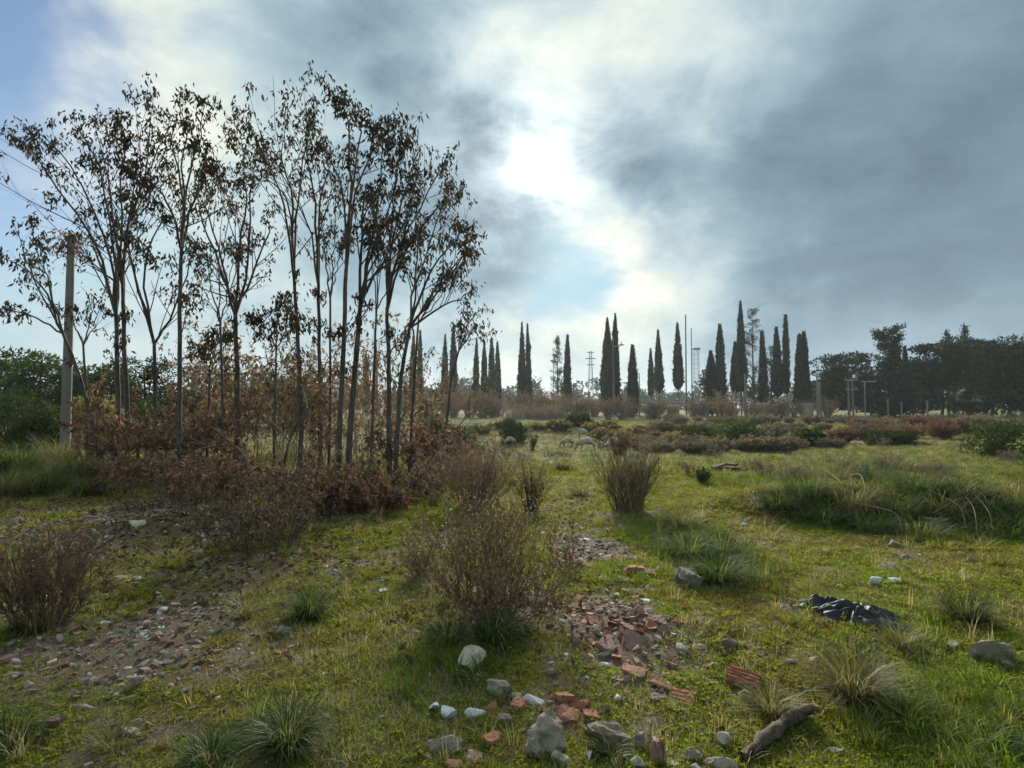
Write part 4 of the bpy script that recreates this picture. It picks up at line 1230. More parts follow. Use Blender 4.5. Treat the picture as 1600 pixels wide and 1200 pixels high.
def scatter(protos, items, group):
    """items: (x, y, scale xyz, label); the first use of a prototype is the prototype itself"""
    used = set()
    for (x, y, sc, lb) in items:
        pr_ = protos[RNG.integers(len(protos))]
        loc = (x, y, gz(x, y) - 0.02); rz = float(RNG.random() * 6.283)
        if pr_.name not in used:
            used.add(pr_.name)
            pr_.location = loc; pr_.rotation_euler = (0, 0, rz); pr_.scale = sc; pr_['label'] = lb; pr_['group'] = group
        else:
            dup(pr_, loc, rz, sc, lb, group)
    for pr_ in protos:
        if pr_.name not in used:
            for c in list(pr_.children): bpy.data.objects.remove(c)
            bpy.data.objects.remove(pr_)


def belt(n, px0, px1, Y0, Y1, smin, smax, lb, mode='order', what=''):
    out = []
    for k in range(n):
        px = px0 + (px1 - px0) * (k + RNG.random()) / n; Y = Y0 + (Y1 - Y0) * RNG.random()
        x = at(px, 600, Y)[0]; s = smin + (smax - smin) * RNG.random()
        if mode == 'order': l_ = ORD[k] + ' from the left: ' + lb
        else:
            row = ('front' if Y < Y0 + (Y1 - Y0) * 0.34 else 'middle' if Y < Y0 + (Y1 - Y0) * 0.67 else 'back') + ' row'
            sz = 'larger' if s > (smin + smax) / 2 else 'lower'
            sw = sky_words(px)
            l_ = unique([lb + ', ' + row + ', ' + w for w in sw] + [sz + ' ' + lb + ', ' + row + ', ' + w for w in sw])
        out.append((x, Y, (s * (1 + 0.4 * RNG.random()), s * (1 + 0.4 * RNG.random()), s * (0.8 + 0.3 * RNG.random())), l_))
    return out


grey = [proto_shrub('brush_shrub', 1.0, 1.6, 110, 5, 1, 3, 0.10, 0.045, 0.35, 0.008) for _ in range(3)]
scatter(grey, belt(62, 985, 1640, 31, 60, 0.7, 1.2, 'grey-brown dry shrub', 'ref') + belt(18, 1000, 1300, 22, 29, 0.5, 0.85, 'small grey-brown shrub', 'ref'), 'grey brush belt')
weed = [proto_shrub('dry_weed', 0.5, 0.55, 34, 4, 1, 2, 0.035, 0.014, 0.4, 0.0035, sm=M_DRYSTEM, lm=M_GREYBRUSH, base=0.3, bend=1.5) for _ in range(4)]
scatter(weed, belt(30, 720, 1580, 12.5, 26, 0.45, 1.1, 'dry weed on the open grass', 'ref'), 'dry weeds of the middle distance')
red = [proto_shrub('red_brush_shrub', 1.15, 1.3, 150, 4, 1, 2, 0.09, 0.04, 0.6, 0.010, sm=M_BROWNSTEM, lm=M_REDBRUSH) for _ in range(3)]
scatter(red, belt(15, 1300, 1500, 27, 36, 0.55, 0.95, 'rusty red shrub in the belt right of the dirt patch')
        + belt(6, 990, 1120, 26, 34, 0.45, 0.7, 'low rusty shrub in the brush right of the sheep'), 'rusty brush')
low = [proto_shrub('grey_green_bush', 0.75, 1.5, 90, 6, 1, 4, 0.10, 0.05, 0.15, 0.006, sm=M_TWIG, lm=M_OLIVE) for _ in range(3)]
scatter(low, belt(8, 690, 960, 43, 49, 0.9, 1.3, 'grey-green bush on the meadow edge below the road')
        + belt(7, 940, 1060, 34, 44, 0.8, 1.2, 'grey-green bush on the slope behind the sheep'), 'grey-green bushes of the meadow')
bare = [proto_shrub('bare_thicket', 3.6, 3.6, 90, 6, 2, 1, 0.14, 0.05, 0.6, 0.020, sm=M_DRYSTEM, lm=M_BROWNLEAF) for _ in range(3)]
scatter(bare, belt(14, 690, 935, 72, 84, 0.8, 1.15, 'bare grey-brown thicket behind the road')
        + belt(16, 935, 1290, 66, 82, 0.6, 1.0, 'bare thicket at the feet of the tall cypresses'), 'bare thickets by the road')
reed = [proto_shrub('reed_clump', 2.2, 2.4, 120, 1, 0, 1, 0.22, 0.04, 0.9, 0.014, sm=M_SEED, lm=M_SEED, base=0.4) for _ in range(2)]
scatter(reed, belt(7, 790, 880, 66, 71, 0.8, 1.1, 'pale dry reed clump along the far side of the road'), 'pale reeds')

for (px, py, hp_, wp_, lb) in [(1568, 716, 58, 95, 'dark green bush at the right edge behind the grass mound'), (1270, 700, 28, 50, 'small dark green bush left of the dirt patch'),
                               (1150, 702, 42, 75, 'dark green bush in front of the brush belt'), (1092, 700, 30, 60, 'light green bush left of the dark one before the brush belt'),
                               (1390, 697, 22, 60, 'low dark bush in front of the rusty belt'), (800, 692, 36, 40, 'dark bush on the meadow near the left-hand sheep'), (715, 700, 34, 70, 'dark bush left of the left-hand sheep'),
                               (905, 668, 22, 40, 'small dark bush behind the sheep flock'), (670, 690, 40, 70, 'dark bush at the right foot of the grove')]:
    p = G(px, py)
    bush_tree('green_bush', lb, 'bush', p, px_size(hp_, p), px_size(wp_, p), 44, 120, 0.045 + 0.0022 * p[1], M_GREENLEAF, 'green bushes of the meadow', 0.03, 0.75, 0.0)

# ------------------------------------------------------------------ grass tussocks
M_TUSS = leaf_mat('tussock', (0.028, 0.056, 0.016), (0.062, 0.100, 0.028), (0.15, 0.16, 0.07), 0.32, 0.75, spec=0.08)
M_TUSSDRY = leaf_mat('dry_tussock', (0.085, 0.095, 0.036), (0.17, 0.165, 0.07), (0.30, 0.26, 0.14), 0.35, 0.7, spec=0.12)


def tussock(label, px, py, hp_, wp_, n=420, mat=M_TUSS, group=None, lean=0.5, droop=0.75, p=None, straw=30):
    p = G(px, py) if p is None else p
    H_, W_ = px_size(hp_, p), px_size(wp_, p)
    root = thing('grass_tussock', label, 'grass tussock', p, 0, group)
    r = W_ * 0.22 * np.sqrt(RNG.random(n)); a = RNG.random(n) * 6.283
    pos = np.stack([r * np.cos(a), r * np.sin(a), np.full(n, -0.03)], 1)
    V_, F_, T_ = blades(pos, a + RNG.normal(size=n) * 0.5, np.abs(RNG.normal(size=n)) * lean, H_ * (0.6 + 0.8 * RNG.random(n)), np.full(n, 0.0035 + 0.0008 * p[1]), 4, droop * 0.75)
    Geo().add(V_, F_, T_).build('blade', mat, root)
    if straw:
        m = straw; r = W_ * 0.15 * np.sqrt(RNG.random(m)); a = RNG.random(m) * 6.283
        V_, F_, T_ = blades(np.stack([r * np.cos(a), r * np.sin(a), np.full(m, 0.0)], 1), a, np.abs(RNG.normal(size=m)) * lean * 1.2, H_ * (0.6 + 0.9 * RNG.random(m)), np.full(m, 0.003 + 0.0005 * p[1]), 4, droop)
        Geo().add(V_, F_, T_).build('dry_blade', M_STRAW, root)
    return root


tussock('dark green grass tussock in the open ground left of the large twiggy shrub', 482, 965, 62, 70)
tussock('grass tussock with straw-coloured dead blades at the bottom left of centre', 450, 1165, 80, 120, 520, straw=70)
tussock('dark grass tussock right of the black plastic sheet', 1508, 965, 52, 120, 460)
tussock('tall straw-tipped grass tussock above the fallen log', 1335, 1095, 95, 120, 520, M_TUSSDRY, straw=60)
tussock('grass tussock left of the tall straw-tipped one', 1205, 1112, 55, 90, 300, M_TUSSDRY)
tussock('broad green tussock right of the grey block in the middle', 1120, 908, 58, 130, 520)
tussock('green tussock behind the grey block in the middle', 1075, 872, 50, 120, 420)
tussock('green tussock above the broad one in the middle', 1130, 868, 45, 110, 360)
tussock('pale dry tussock right of the foot of the broom-like shrub', 1065, 822, 40, 110, 340, M_TUSSDRY)
tussock('grass tussock growing out of the foot of the large twiggy shrub', 770, 1000, 62, 100, 460)
tussock('grass around the left foot of the large twiggy shrub', 700, 1000, 40, 110, 320)
tussock('green tussock right of the undergrowth', 600, 785, 46, 120, 420)
tussock('green tussock beside the path right of the undergrowth', 560, 800, 36, 90, 260)
tussock('small weedy tussock on the earthy slope', 385, 965, 48, 40, 120, M_TUSSDRY)
tussock('grass tussock at the foot of the left-edge shrub', 50, 985, 40, 90, 240)
tussock('dark tussock in the bottom left corner', 15, 1160, 50, 120, 340)
tussock('straw tussock on the bottom left slope', 175, 1165, 40, 110, 260, M_TUSSDRY)
tussock('green tussock at the bottom edge left of the dead-bladed one', 330, 1185, 50, 120, 380)
tussock('dark tussock below the mossy lumps at the bottom centre', 955, 1185, 36, 90, 240)
tussock('green tussock under the round lichen stone', 735, 1062, 26, 80, 220)
tussock('thin dry tussock between the sheet and the tall straw-tipped tussock', 1405, 1010, 60, 50, 110, M_TUSSDRY)
tussock('leafy tussock in the bottom right corner', 1560, 1170, 40, 150, 420)
tussock('olive tussock just left of the sheep in front of the meadow', 880, 735, 30, 46, 200, M_TUSSDRY)
tussock('grassy tuft left of the upright reddish shrub', 905, 775, 30, 50, 180, M_TUSSDRY)
MOUND = [(1215, 792, 50, 110), (1262, 772, 60, 130), (1300, 752, 60, 130), (1330, 790, 60, 140), (1370, 758, 60, 140), (1400, 800, 60, 140), (1435, 765, 55, 140), (1470, 800, 60, 140),
                                        (1505, 775, 55, 140), (1545, 800, 60, 140), (1590, 785, 60, 140), (1290, 815, 50, 120), (1360, 828, 50, 130), (1440, 838, 50, 130), (1530, 835, 50, 140), (1590, 830, 60, 140), (1400, 735, 45, 130), (1330, 742, 45, 120)]


def ranked(lst, rows):
    out = []
    for lo_, hi_, nm_ in rows:
        for k_, it in enumerate(sorted(i for i in lst if lo_ <= i[1] < hi_)): out.append((*it, ORD[k_] + ' from the left in the ' + nm_))
    return out


for k, (px, py, hp_, wp_, wh) in enumerate(ranked(MOUND, [(0, 764, 'top row of the big grass mound'), (764, 808, 'middle row of the big grass mound'), (808, 999, 'front row of the big grass mound')])):
    tussock('long grass tussock, ' + wh, px, py, hp_, wp_, 420, M_TUSS if k % 3 else M_TUSSDRY, 'grass of the big mound', 0.95, 1.1, straw=14)
BANK = [(15, 775, 60, 110), (70, 770, 60, 120), (115, 745, 60, 110), (30, 735, 60, 120), (90, 720, 50, 110), (-20, 740, 60, 120), (140, 775, 40, 80), (10, 700, 50, 110)]
for k, (px, py, hp_, wp_, wh) in enumerate(ranked(BANK, [(0, 738, 'back row on the left bank'), (738, 999, 'front row on the left bank')])):
    tussock('tall green grass tussock, ' + wh, px, py, hp_, wp_, 380, M_TUSS if k % 2 else M_TUSSDRY, 'tall grass of the left bank', 0.5, 0.8, straw=20)

# pale dead canes lying over the grass mound
for (pts, lb) in [([(1272, 738), (1292, 765), (1315, 798), (1345, 808), (1378, 820)], 'long bent pale cane over the left of the grass mound'),
                  ([(1300, 735), (1315, 750), (1328, 760)], 'short pale cane at the top left of the grass mound'),
                  ([(1420, 775), (1445, 790), (1475, 810)], 'straight pale cane in the middle of the grass mound'),
                  ([(1445, 762), (1478, 772), (1502, 795), (1518, 820)], 'arched pale cane right of the middle of the grass mound'),
                  ([(1480, 788), (1492, 805), (1496, 824)], 'short arched cane below the arched one on the mound'),
                  ([(1432, 818), (1452, 806), (1478, 796)], 'pale cane slanting the other way low on the grass mound'),
                  ([(1530, 762), (1560, 768), (1590, 780)], 'pale cane at the right end of the grass mound')]:
    P = []
    for px, py in pts:
        q = G(px, py + 6); P.append(q + np.array([0, -0.30, 0.24]))
    b = np.array(P[-1]); b[2] = gz(b[0], b[1])
    pa = smooth_path([p_ - b for p_ in P] + [np.array([P[-1][0] - P[-2][0], P[-1][1] - P[-2][1], 0]) * 0.2 + np.array([0, 0, -0.01])], 16)
    o = Geo().add(*tubes(pa, np.linspace(0.003, 0.0055, 16), 5)).build('dry_cane', M_SEED, None, True)
    o.location = [float(c) for c in b]; tag(o, lb, 'cane', 'canes on the grass mound')

# ------------------------------------------------------------------ stones, bricks and rubble
M_LIME = stone_mat('limestone', (0.28, 0.235, 0.165), (0.40, 0.345, 0.255), (0.54, 0.475, 0.365), (0.15, 0.115, 0.065), 40, speck=0.75)
M_GREY = stone_mat('grey_stone', (0.16, 0.14, 0.105), (0.25, 0.225, 0.175), (0.36, 0.325, 0.26), (0.10, 0.082, 0.048), 40, speck=0.75)
M_WHITE = stone_mat('white_plaster', (0.58, 0.58, 0.56), (0.70, 0.70, 0.69), (0.80, 0.80, 0.80), (0.40, 0.35, 0.25), 40, speck=0.4)
M_BRICK = stone_mat('brick', (0.25, 0.090, 0.052), (0.37, 0.145, 0.080), (0.46, 0.22, 0.13), (0.18, 0.115, 0.075), 36, speck=0.75)
M_PINK = stone_mat('faded_brick', (0.21, 0.115, 0.088), (0.29, 0.165, 0.128), (0.38, 0.25, 0.205), (0.14, 0.095, 0.065), 36, speck=0.75)
M_CONC = stone_mat('old_mortar', (0.32, 0.265, 0.195), (0.46, 0.385, 0.29), (0.58, 0.50, 0.39), (0.17, 0.13, 0.08), 45, bstr=1.0, speck=0.7)
M_MOSSY = stone_mat('mossy_lump', (0.20, 0.16, 0.105), (0.31, 0.255, 0.18), (0.44, 0.37, 0.27), (0.105, 0.105, 0.030), 40, bstr=1.0, speck=0.9)
M_LICHEN = stone_mat('lichen_stone', (0.32, 0.27, 0.20), (0.42, 0.36, 0.27), (0.50, 0.44, 0.34), (0.30, 0.15, 0.085), 22, speck=0.9)
MATS = dict(L=M_LIME, S=M_GREY, W=M_WHITE, B=M_BRICK, P=M_PINK, C=M_CONC, M=M_MOSSY, K=M_LICHEN)
bm_ = bmesh.new(); bmesh.ops.create_icosphere(bm_, subdivisions=3, radius=1.0)
ICO3 = (np.array([v.co for v in bm_.verts]), np.array([[v.index for v in f.verts] for f in bm_.faces])); bm_.free()
bm_ = bmesh.new(); bmesh.ops.create_icosphere(bm_, subdivisions=2, radius=1.0)
ICO2 = (np.array([v.co for v in bm_.verts]), np.array([[v.index for v in f.verts] for f in bm_.faces])); bm_.free()


def rock_geo(sx_, sy_, sz_, lump=0.0, cuts=9, fine=False):
    V_, F_ = ICO3 if fine else ICO2
    V_ = V_.copy()
    for _ in range(cuts):
        n_ = unit(RNG.normal(size=3)); d = 0.36 + 0.42 * RNG.random()
        k = V_ @ n_; V_ = V_ - np.outer(np.maximum(k - d, 0), n_)
    if lump:
        o_ = RNG.random(3) * 50
        V_ *= np.array([1 + lump * (mnoise.fractal(Vector(v * 1.9 + o_), 0.8, 2.0, 5)) for v in V_])[:, None]
        if lump > 0.2: V_ *= np.array([1 + 0.10 * mnoise.fractal(Vector(v * 6 + o_), 0.7, 2.0, 3) for v in V_])[:, None]
    V_ = V_ * np.array([sx_, sy_, sz_])
    return Geo().add(V_, F_)


def brick_geo(lx_, ly_, lz_, ribs=0, breaks=0):
    nx_, ny_, nz_ = 9, (5 if not ribs else 4 * ribs + 1), 3
    pts = {}; V_ = []; F_ = []
    u = np.linspace(-1, 1, nx_); v = np.linspace(-1, 1, ny_); w = np.linspace(-1, 1, nz_)

    def idx(i, j, k):
        key = (i, j, k)
        if key not in pts:
            x, y, z = u[i], v[j], w[k]
            if i in (0, nx_ - 1): x *= 0.90 + 0.22 * RNG.random()
            zz = z
            if ribs and k == nz_ - 1: zz = z - (0.55 if (j % 4) in (0, 3) else 0)
            e = 0.03
            V_.append((x * lx_ / 2 + RNG.normal() * e * lz_, y * ly_ / 2 * (1 - (0.05 if k != 1 else 0)) + RNG.normal() * e * lz_, zz * lz_ / 2 + RNG.normal() * e * lz_))
            pts[key] = len(V_) - 1
        return pts[key]

    def quad(a, b, c, d): F_.extend([(a, b, c), (a, c, d)])
    for i in range(nx_ - 1):
        for j in range(ny_ - 1):
            quad(idx(i, j, nz_ - 1), idx(i + 1, j, nz_ - 1), idx(i + 1, j + 1, nz_ - 1), idx(i, j + 1, nz_ - 1)); quad(idx(i, j, 0), idx(i, j + 1, 0), idx(i + 1, j + 1, 0), idx(i + 1, j, 0))
        for k in range(nz_ - 1):
            quad(idx(i, 0, k), idx(i + 1, 0, k), idx(i + 1, 0, k + 1), idx(i, 0, k + 1)); quad(idx(i, ny_ - 1, k), idx(i, ny_ - 1, k + 1), idx(i + 1, ny_ - 1, k + 1), idx(i + 1, ny_ - 1, k))
    for j in range(ny_ - 1):
        for k in range(nz_ - 1):
            quad(idx(0, j, k), idx(0, j, k + 1), idx(0, j + 1, k + 1), idx(0, j + 1, k)); quad(idx(nx_ - 1, j, k), idx(nx_ - 1, j + 1, k), idx(nx_ - 1, j + 1, k + 1), idx(nx_ - 1, j, k + 1))
    V_ = np.array(V_)
    if not ribs:
        hs_ = np.array([lx_, ly_, lz_]) / 2
        for _ in range(breaks):
            n_ = unit(RNG.normal(size=3) * np.array([1, 1, 0.5])); k = (V_ / hs_) @ n_; d = 0.75 + 0.45 * RNG.random()
            V_ = V_ - np.outer(np.maximum(k - d, 0) * (1 + 0.25 * RNG.normal(size=len(V_))), n_) * hs_
    return Geo().add(V_, F_)


NAMES = dict(L='pale_stone', S='grey_stone', W='white_fragment', B='brick_fragment', P='faded_brick_fragment', C='mortar_lump', M='mossy_lump', K='lichen_stone')


def stone(px, py, wpx, hpx, kind, label, group=None, flat=None, tilt=0.15, rz=None, shape=None, lump=None, sink=0.40, lift=0.0):
    """py is the middle of the stone in the photograph"""
    q = G(px, py + hpx * 0.35)
    w = px_size(wpx, q); vis = px_size(hpx, q)
    el = math.atan2(CAM_H - q[2], q[1])
    fl = flat if flat is not None else 0.42
    h_ = w * fl
    dep = max(0.45 * w, min(1.2 * w, (vis - h_ * math.cos(el) * 0.8) / max(0.12, math.sin(el))))
    big_ = wpx >= 30
    sh = shape or ('brick' if kind in 'BP' else 'rock')
    if sh == 'rock': ge = rock_geo(w / 2 * 1.1, dep / 2 * 1.1, h_ / 2 * 1.15, (0.10 if kind in 'LSWK' else 0.35) if lump is None else lump, 13 if kind not in 'CM' else 6, big_)
    elif sh == 'rib': ge = brick_geo(w, dep, max(0.018, h_), 4)
    else: ge = brick_geo(w, dep, h_, 0, 4)
    o = ge.build(NAMES[kind], MATS[kind], None, False)
    o.location = (float(q[0]), float(q[1]), float(q[2] + h_ * (0.5 - sink) + lift))
    rz = RNG.uniform(-0.6, 0.6) if rz is None else rz
    o.rotation_euler = (RNG.normal() * tilt + 0.10, RNG.normal() * tilt, rz)
    tag(o, label, 'stone' if kind in 'LSK' else ('brick' if kind in 'BP' else 'rubble'), group)
    return o


stone(268, 764, 44, 14, 'L', 'flat pale slab at the foot of the straight dark trunk', flat=0.22, tilt=0.08)
stone(213, 817, 32, 17, 'L', 'pale tilted slab standing out on the slope left of the dead-leaved shrubs', flat=0.25, tilt=0.25, sink=0.0)
stone(20, 812, 40, 16, 'S', 'wide weathered slab at the left edge above the bare shrub', flat=0.25)
stone(214, 902, 12, 12, 'W', 'small upright bluish-white chip on the left slope', flat=0.9)
stone(187, 901, 40, 10, 'L', 'long flat brown-grey slab left of the bluish-white chip', flat=0.18)
stone(160, 930, 28, 9, 'S', 'flat dull slab right of the left-edge shrub', flat=0.2)
stone(291, 907, 27, 9, 'L', 'long pale slanting sliver right of the bluish-white chip', flat=0.15, rz=0.5)
stone(264, 903, 19, 7, 'L', 'pale sliver just left of the long slanting one', flat=0.18, rz=0.5)
stone(313, 877, 18, 8, 'L', 'pale chip uppermost on the left slope below the dead-leaved shrub', flat=0.25, rz=0.5)
stone(392, 888, 26, 9, 'S', 'grey-green flat stone below the front dead-leaved shrub', flat=0.3)
stone(256, 950, 20, 8, 'W', 'white sliver at the top of the reddish earth patch', flat=0.2, rz=0.5)
stone(163, 971, 30, 8, 'W', 'long white sliver lying on a red chip left of the reddish patch', flat=0.15, rz=0.3)
stone(304, 964, 20, 8, 'L', 'pale flat chip right of the reddish earth patch', flat=0.3)
stone(291, 976, 13, 9, 'L', 'small round pale stone below the pale flat chip on the slope', flat=0.6)
stone(303, 1000, 24, 13, 'L', 'pale wedge-shaped stone lowest right of the reddish patch', flat=0.45)
stone(250, 964, 19, 8, 'P', 'pinkish flat chip in the reddish earth patch', flat=0.25)
stone(337, 1016, 20, 8, 'P', 'long pinkish chip right of the wedge-shaped stone', flat=0.25, rz=0.5)
stone(215, 1064, 30, 25, 'L', 'rounded pale upright stone at the border of earth and grass', flat=0.75, sink=0.1)
stone(203, 1088, 28, 12, 'S', 'grey flat stone just below the rounded pale upright stone', flat=0.35)
stone(42, 1068, 20, 18, 'L', 'squarish pale-green stone near the left edge', flat=0.7)
stone(8, 1028, 20, 14, 'P', 'faded brick piece at the left edge', flat=0.5)
stone(18, 1052, 26, 14, 'S', 'brown-grey stone below the faded brick at the left edge', flat=0.4)
stone(10, 1072, 30, 12, 'S', 'flat grey slab left of the squarish stone', flat=0.25)
stone(150, 1061, 34, 15, 'P', 'flat dull red brick half sunk in the earthy slope', flat=0.3, rz=0.0)
stone(268, 1069, 19, 11, 'L', 'pale cobble in the grass right of the rounded upright stone', flat=0.5)
stone(382, 1038, 26, 13, 'L', 'pale flat stone in the grass below the weedy tussock', flat=0.4)
stone(208, 1136, 44, 30, 'S', 'greenish slab leaning on the bottom left slope', flat=0.3, tilt=0.3, rz=0.7)
stone(130, 1103, 44, 14, 'S', 'brown flat slab in the lower left earth', flat=0.25)
stone(86, 1126, 26, 14, 'P', 'brownish chunk in the lower left earth', flat=0.5)
stone(447, 984, 32, 15, 'S', 'smooth blue-grey cobble below the dark green tussock', flat=0.5)
stone(453, 1008, 19, 12, 'L', 'pale chip below the smooth blue-grey cobble', flat=0.5)
stone(441, 1018, 24, 10, 'B', 'reddish chip beside the pale chip below the blue-grey cobble', flat=0.35)
stone(598, 919, 21, 9, 'W', 'bright white flat chip left of the large twiggy shrub', flat=0.25)
stone(509, 883, 10, 7, 'W', 'small white chip above the dark green tussock', flat=0.5)
stone(524, 890, 8, 5, 'W', 'tiny white chip right of the small white one above the tussock', flat=0.5)
stone(556, 856, 11, 4, 'W', 'thin white chip on the grassy path', flat=0.3)
stone(595, 832, 9, 4, 'W', 'tiny white chip farthest up the grassy path', flat=0.5)
stone(538, 936, 15, 6, 'L', 'low pale chip right of the dark green tussock', flat=0.35)
stone(612, 952, 11, 4, 'W', 'small white chip below the bright white flat one', flat=0.3)
stone(642, 938, 32, 14, 'S', 'grey-green flat stone at the left foot of the large twiggy shrub', flat=0.35)
stone(730, 1026, 54, 36, 'K', 'round flat stone with reddish lichen standing out of the grass', flat=0.30, tilt=0.05, sink=-0.2)
stone(671, 1053, 9, 9, 'W', 'tiny white pebble left of the lichen stone', flat=0.8)
stone(679, 1100, 27, 28, 'W', 'yellow-white angular piece leftmost of the three white pieces in a row', flat=0.5, tilt=0.4, rz=0.8, sink=0.1)
stone(700, 1112, 36, 22, 'W', 'middle of the three white angular pieces in a row', flat=0.45, tilt=0.25, sink=0.1)
stone(743, 1113, 36, 21, 'W', 'bluish-white angular piece rightmost of the three in a row', flat=0.5, sink=0.1)
stone(780, 1074, 52, 24, 'M', 'mossy crumbling lump below the lichen stone', flat=0.5)
stone(804, 1082, 24, 20, 'S', 'brown round stone touching the mossy crumbling lump', flat=0.7)
stone(832, 1092, 40, 20, 'W', 'white plaster chunk attached to an orange brick piece', flat=0.5)
stone(812, 1096, 20, 22, 'B', 'orange brick end left of the white plaster chunk', flat=0.7)
stone(880, 1087, 28, 20, 'B', 'upright orange brick piece at the top of the broken brick pile', flat=0.5, tilt=0.35)
stone(908, 1100, 30, 18, 'B', 'orange brick piece right in the broken brick pile', flat=0.5, tilt=0.3)
stone(892, 1114, 44, 20, 'B', 'wide flat orange piece at the bottom of the broken brick pile', flat=0.25)
stone(924, 1114, 26, 16, 'B', 'crumbling orange piece at the right of the broken brick pile', flat=0.4)
stone(878, 1106, 22, 12, 'P', 'dark red piece at the left of the broken brick pile', flat=0.4)
stone(770, 1104, 19, 20, 'B', 'leaning brown-orange shard right of the three white pieces', flat=0.35, tilt=0.5)
stone(786, 1121, 22, 15, 'P', 'dull red chunk below the leaning shard', flat=0.6)
stone(862, 1049, 24, 14, 'M', 'mossy stone above the broken brick pile', flat=0.5)
stone(942, 1035, 20, 11, 'W', 'white stone at the lower tip of the rubble heap', flat=0.5)
stone(944, 1021, 24, 12, 'S', 'grey stone above the white one at the tip of the rubble heap', flat=0.5)
stone(990, 1048, 34, 17, 'B', 'bright orange tile shard below the rubble heap', flat=0.25, tilt=0.2, sink=0.0)
stone(1037, 1060, 32, 26, 'B', 'orange ribbed tile piece right of the bright orange shard', flat=0.14, shape='rib', rz=-0.6)
stone(1066, 1084, 36, 18, 'B', 'broken ribbed tile piece below the orange ribbed one', flat=0.14, shape='rib', rz=-0.5)
stone(1162, 1058, 44, 24, 'B', 'grooved red-orange hollow brick piece lying alone in the grass', flat=0.3, shape='rib', rz=-0.45, sink=0.0)
stone(965, 1087, 15, 15, 'W', 'small white cube-like stone right of the broken brick pile', flat=0.9)
stone(1002, 1098, 32, 19, 'S', 'grey rough stone right of the small white cube-like one', flat=0.6)
stone(1028, 1090, 24, 16, 'P', 'brown-red chunk behind the grey rough stone', flat=0.5)
stone(770, 1150, 26, 26, 'B', 'orange-red chunk left of the big mortar lump', flat=0.6)
stone(740, 1178, 26, 24, 'P', 'orange earthy chunk at the bottom edge', flat=0.4)
stone(708, 1192, 26, 16, 'B', 'orange brick at the bottom edge left of the earthy chunk', flat=0.4)
stone(690, 1162, 60, 26, 'M', 'low grey mossy lump left of the orange-red chunks', flat=0.3)
stone(866, 1146, 72, 60, 'C', 'big pale mortar lump at the bottom centre', flat=0.7, sink=0.15)
stone(838, 1165, 30, 40, 'C', 'upright mortar lump leaning on the left of the big one', flat=1.0, sink=0.1)
stone(874, 1186, 28, 26, 'C', 'smaller mortar lump in front of the big one', flat=0.8, sink=0.1)
stone(950, 1146, 76, 40, 'M', 'wide mossy conglomerate lump right of the big mortar lump', flat=0.5, sink=0.1)
stone(1005, 1150, 40, 36, 'M', 'mossy lump joining the right end of the wide conglomerate', flat=0.6)
stone(1000, 1188, 34, 30, 'L', 'pale stone left of the upright brick at the bottom edge', flat=0.7)
stone(1026, 1172, 18, 44, 'P', 'upright pointed brick piece between pale stones at the bottom edge', flat=1.9, tilt=0.15, sink=0.1)
stone(1048, 1188, 30, 30, 'L', 'pale stone right of the upright brick at the bottom edge', flat=0.7)
stone(1078, 1172, 36, 28, 'M', 'grassy lump right of the upright brick', flat=0.6)
stone(1130, 1156, 26, 28, 'L', 'pale standing stone left of the fallen log', flat=0.8, sink=0.05)
stone(1120, 1193, 64, 18, 'L', 'wide pale stone at the bottom edge below the log', flat=0.4)
stone(1305, 1166, 50, 24, 'L', 'pale flat stone right of the fallen log', flat=0.3)
stone(1137, 1004, 34, 19, 'S', 'grey stone with a light top right of the rubble heap', flat=0.6)
stone(1064, 1003, 28, 24, 'S', 'grey-green flat slab at the right edge of the rubble heap', flat=0.25, tilt=0.3)
stone(1088, 1008, 32, 11, 'L', 'pale splintered slat beside the grey-green slab', flat=0.2, rz=-0.1)
stone(1175, 1087, 38, 26, 'M', 'mossy rough stone below the grooved brick piece', flat=0.6)
stone(1260, 1074, 34, 22, 'M', 'mossy stone at the head of the fallen log', flat=0.6)
stone(1234, 1032, 28, 13, 'L', 'pale stone in dry grass left of the straw-tipped tussock', flat=0.45)
stone(1272, 1028, 22, 14, 'L', 'pale stone half hidden by the straw-tipped tussock', flat=0.5)
stone(1421, 1078, 32, 25, 'L', 'cylindrical pale stone in the right foreground', flat=0.55, rz=-0.6)
stone(1490, 1003, 28, 28, 'L', 'rough pale upright stone right of the straw-tipped tussock', flat=0.85)
stone(1557, 1014, 66, 38, 'M', 'large earthy clod at the right edge', flat=0.5)
stone(1373, 998, 26, 13, 'L', 'pale stone in the dry grass below the black sheet', flat=0.45)
stone(1340, 1000, 26, 13, 'B', 'red tile shard below the black sheet', flat=0.2)
stone(1496, 1163, 22, 15, 'P', 'pinkish stone in the bottom right grass', flat=0.6)
stone(1350, 841, 15, 8, 'L', 'small pale stone at the foot of the grass mound', flat=0.5)
stone(1342, 854, 18, 9, 'L', 'pale stone below the small one at the foot of the grass mound', flat=0.45)
stone(1400, 849, 36, 15, 'L', 'rounded pale boulder at the foot of the grass mound', flat=0.45)
stone(1418, 868, 48, 14, 'L', 'flat pale stone below the rounded boulder', flat=0.3)
stone(1392, 882, 80, 18, 'S', 'long smooth grey slab below the pale stones of the mound', flat=0.08, tilt=0.04, rz=-0.35)
stone(1366, 906, 38, 16, 'W', 'grey-white left half of the double stone above the black sheet', flat=0.4)
stone(1400, 903, 28, 19, 'W', 'bright white right half of the double stone above the black sheet', flat=0.6)
stone(1490, 848, 34, 10, 'L', 'pale stone at the dark hollow right of the mound foot', flat=0.3)
stone(1518, 874, 24, 11, 'L', 'pale stone right of the flat pale stones near the mound', flat=0.5)
stone(1465, 818, 50, 20, 'M', 'grey rubble lump half buried in the grass mound', flat=0.5)
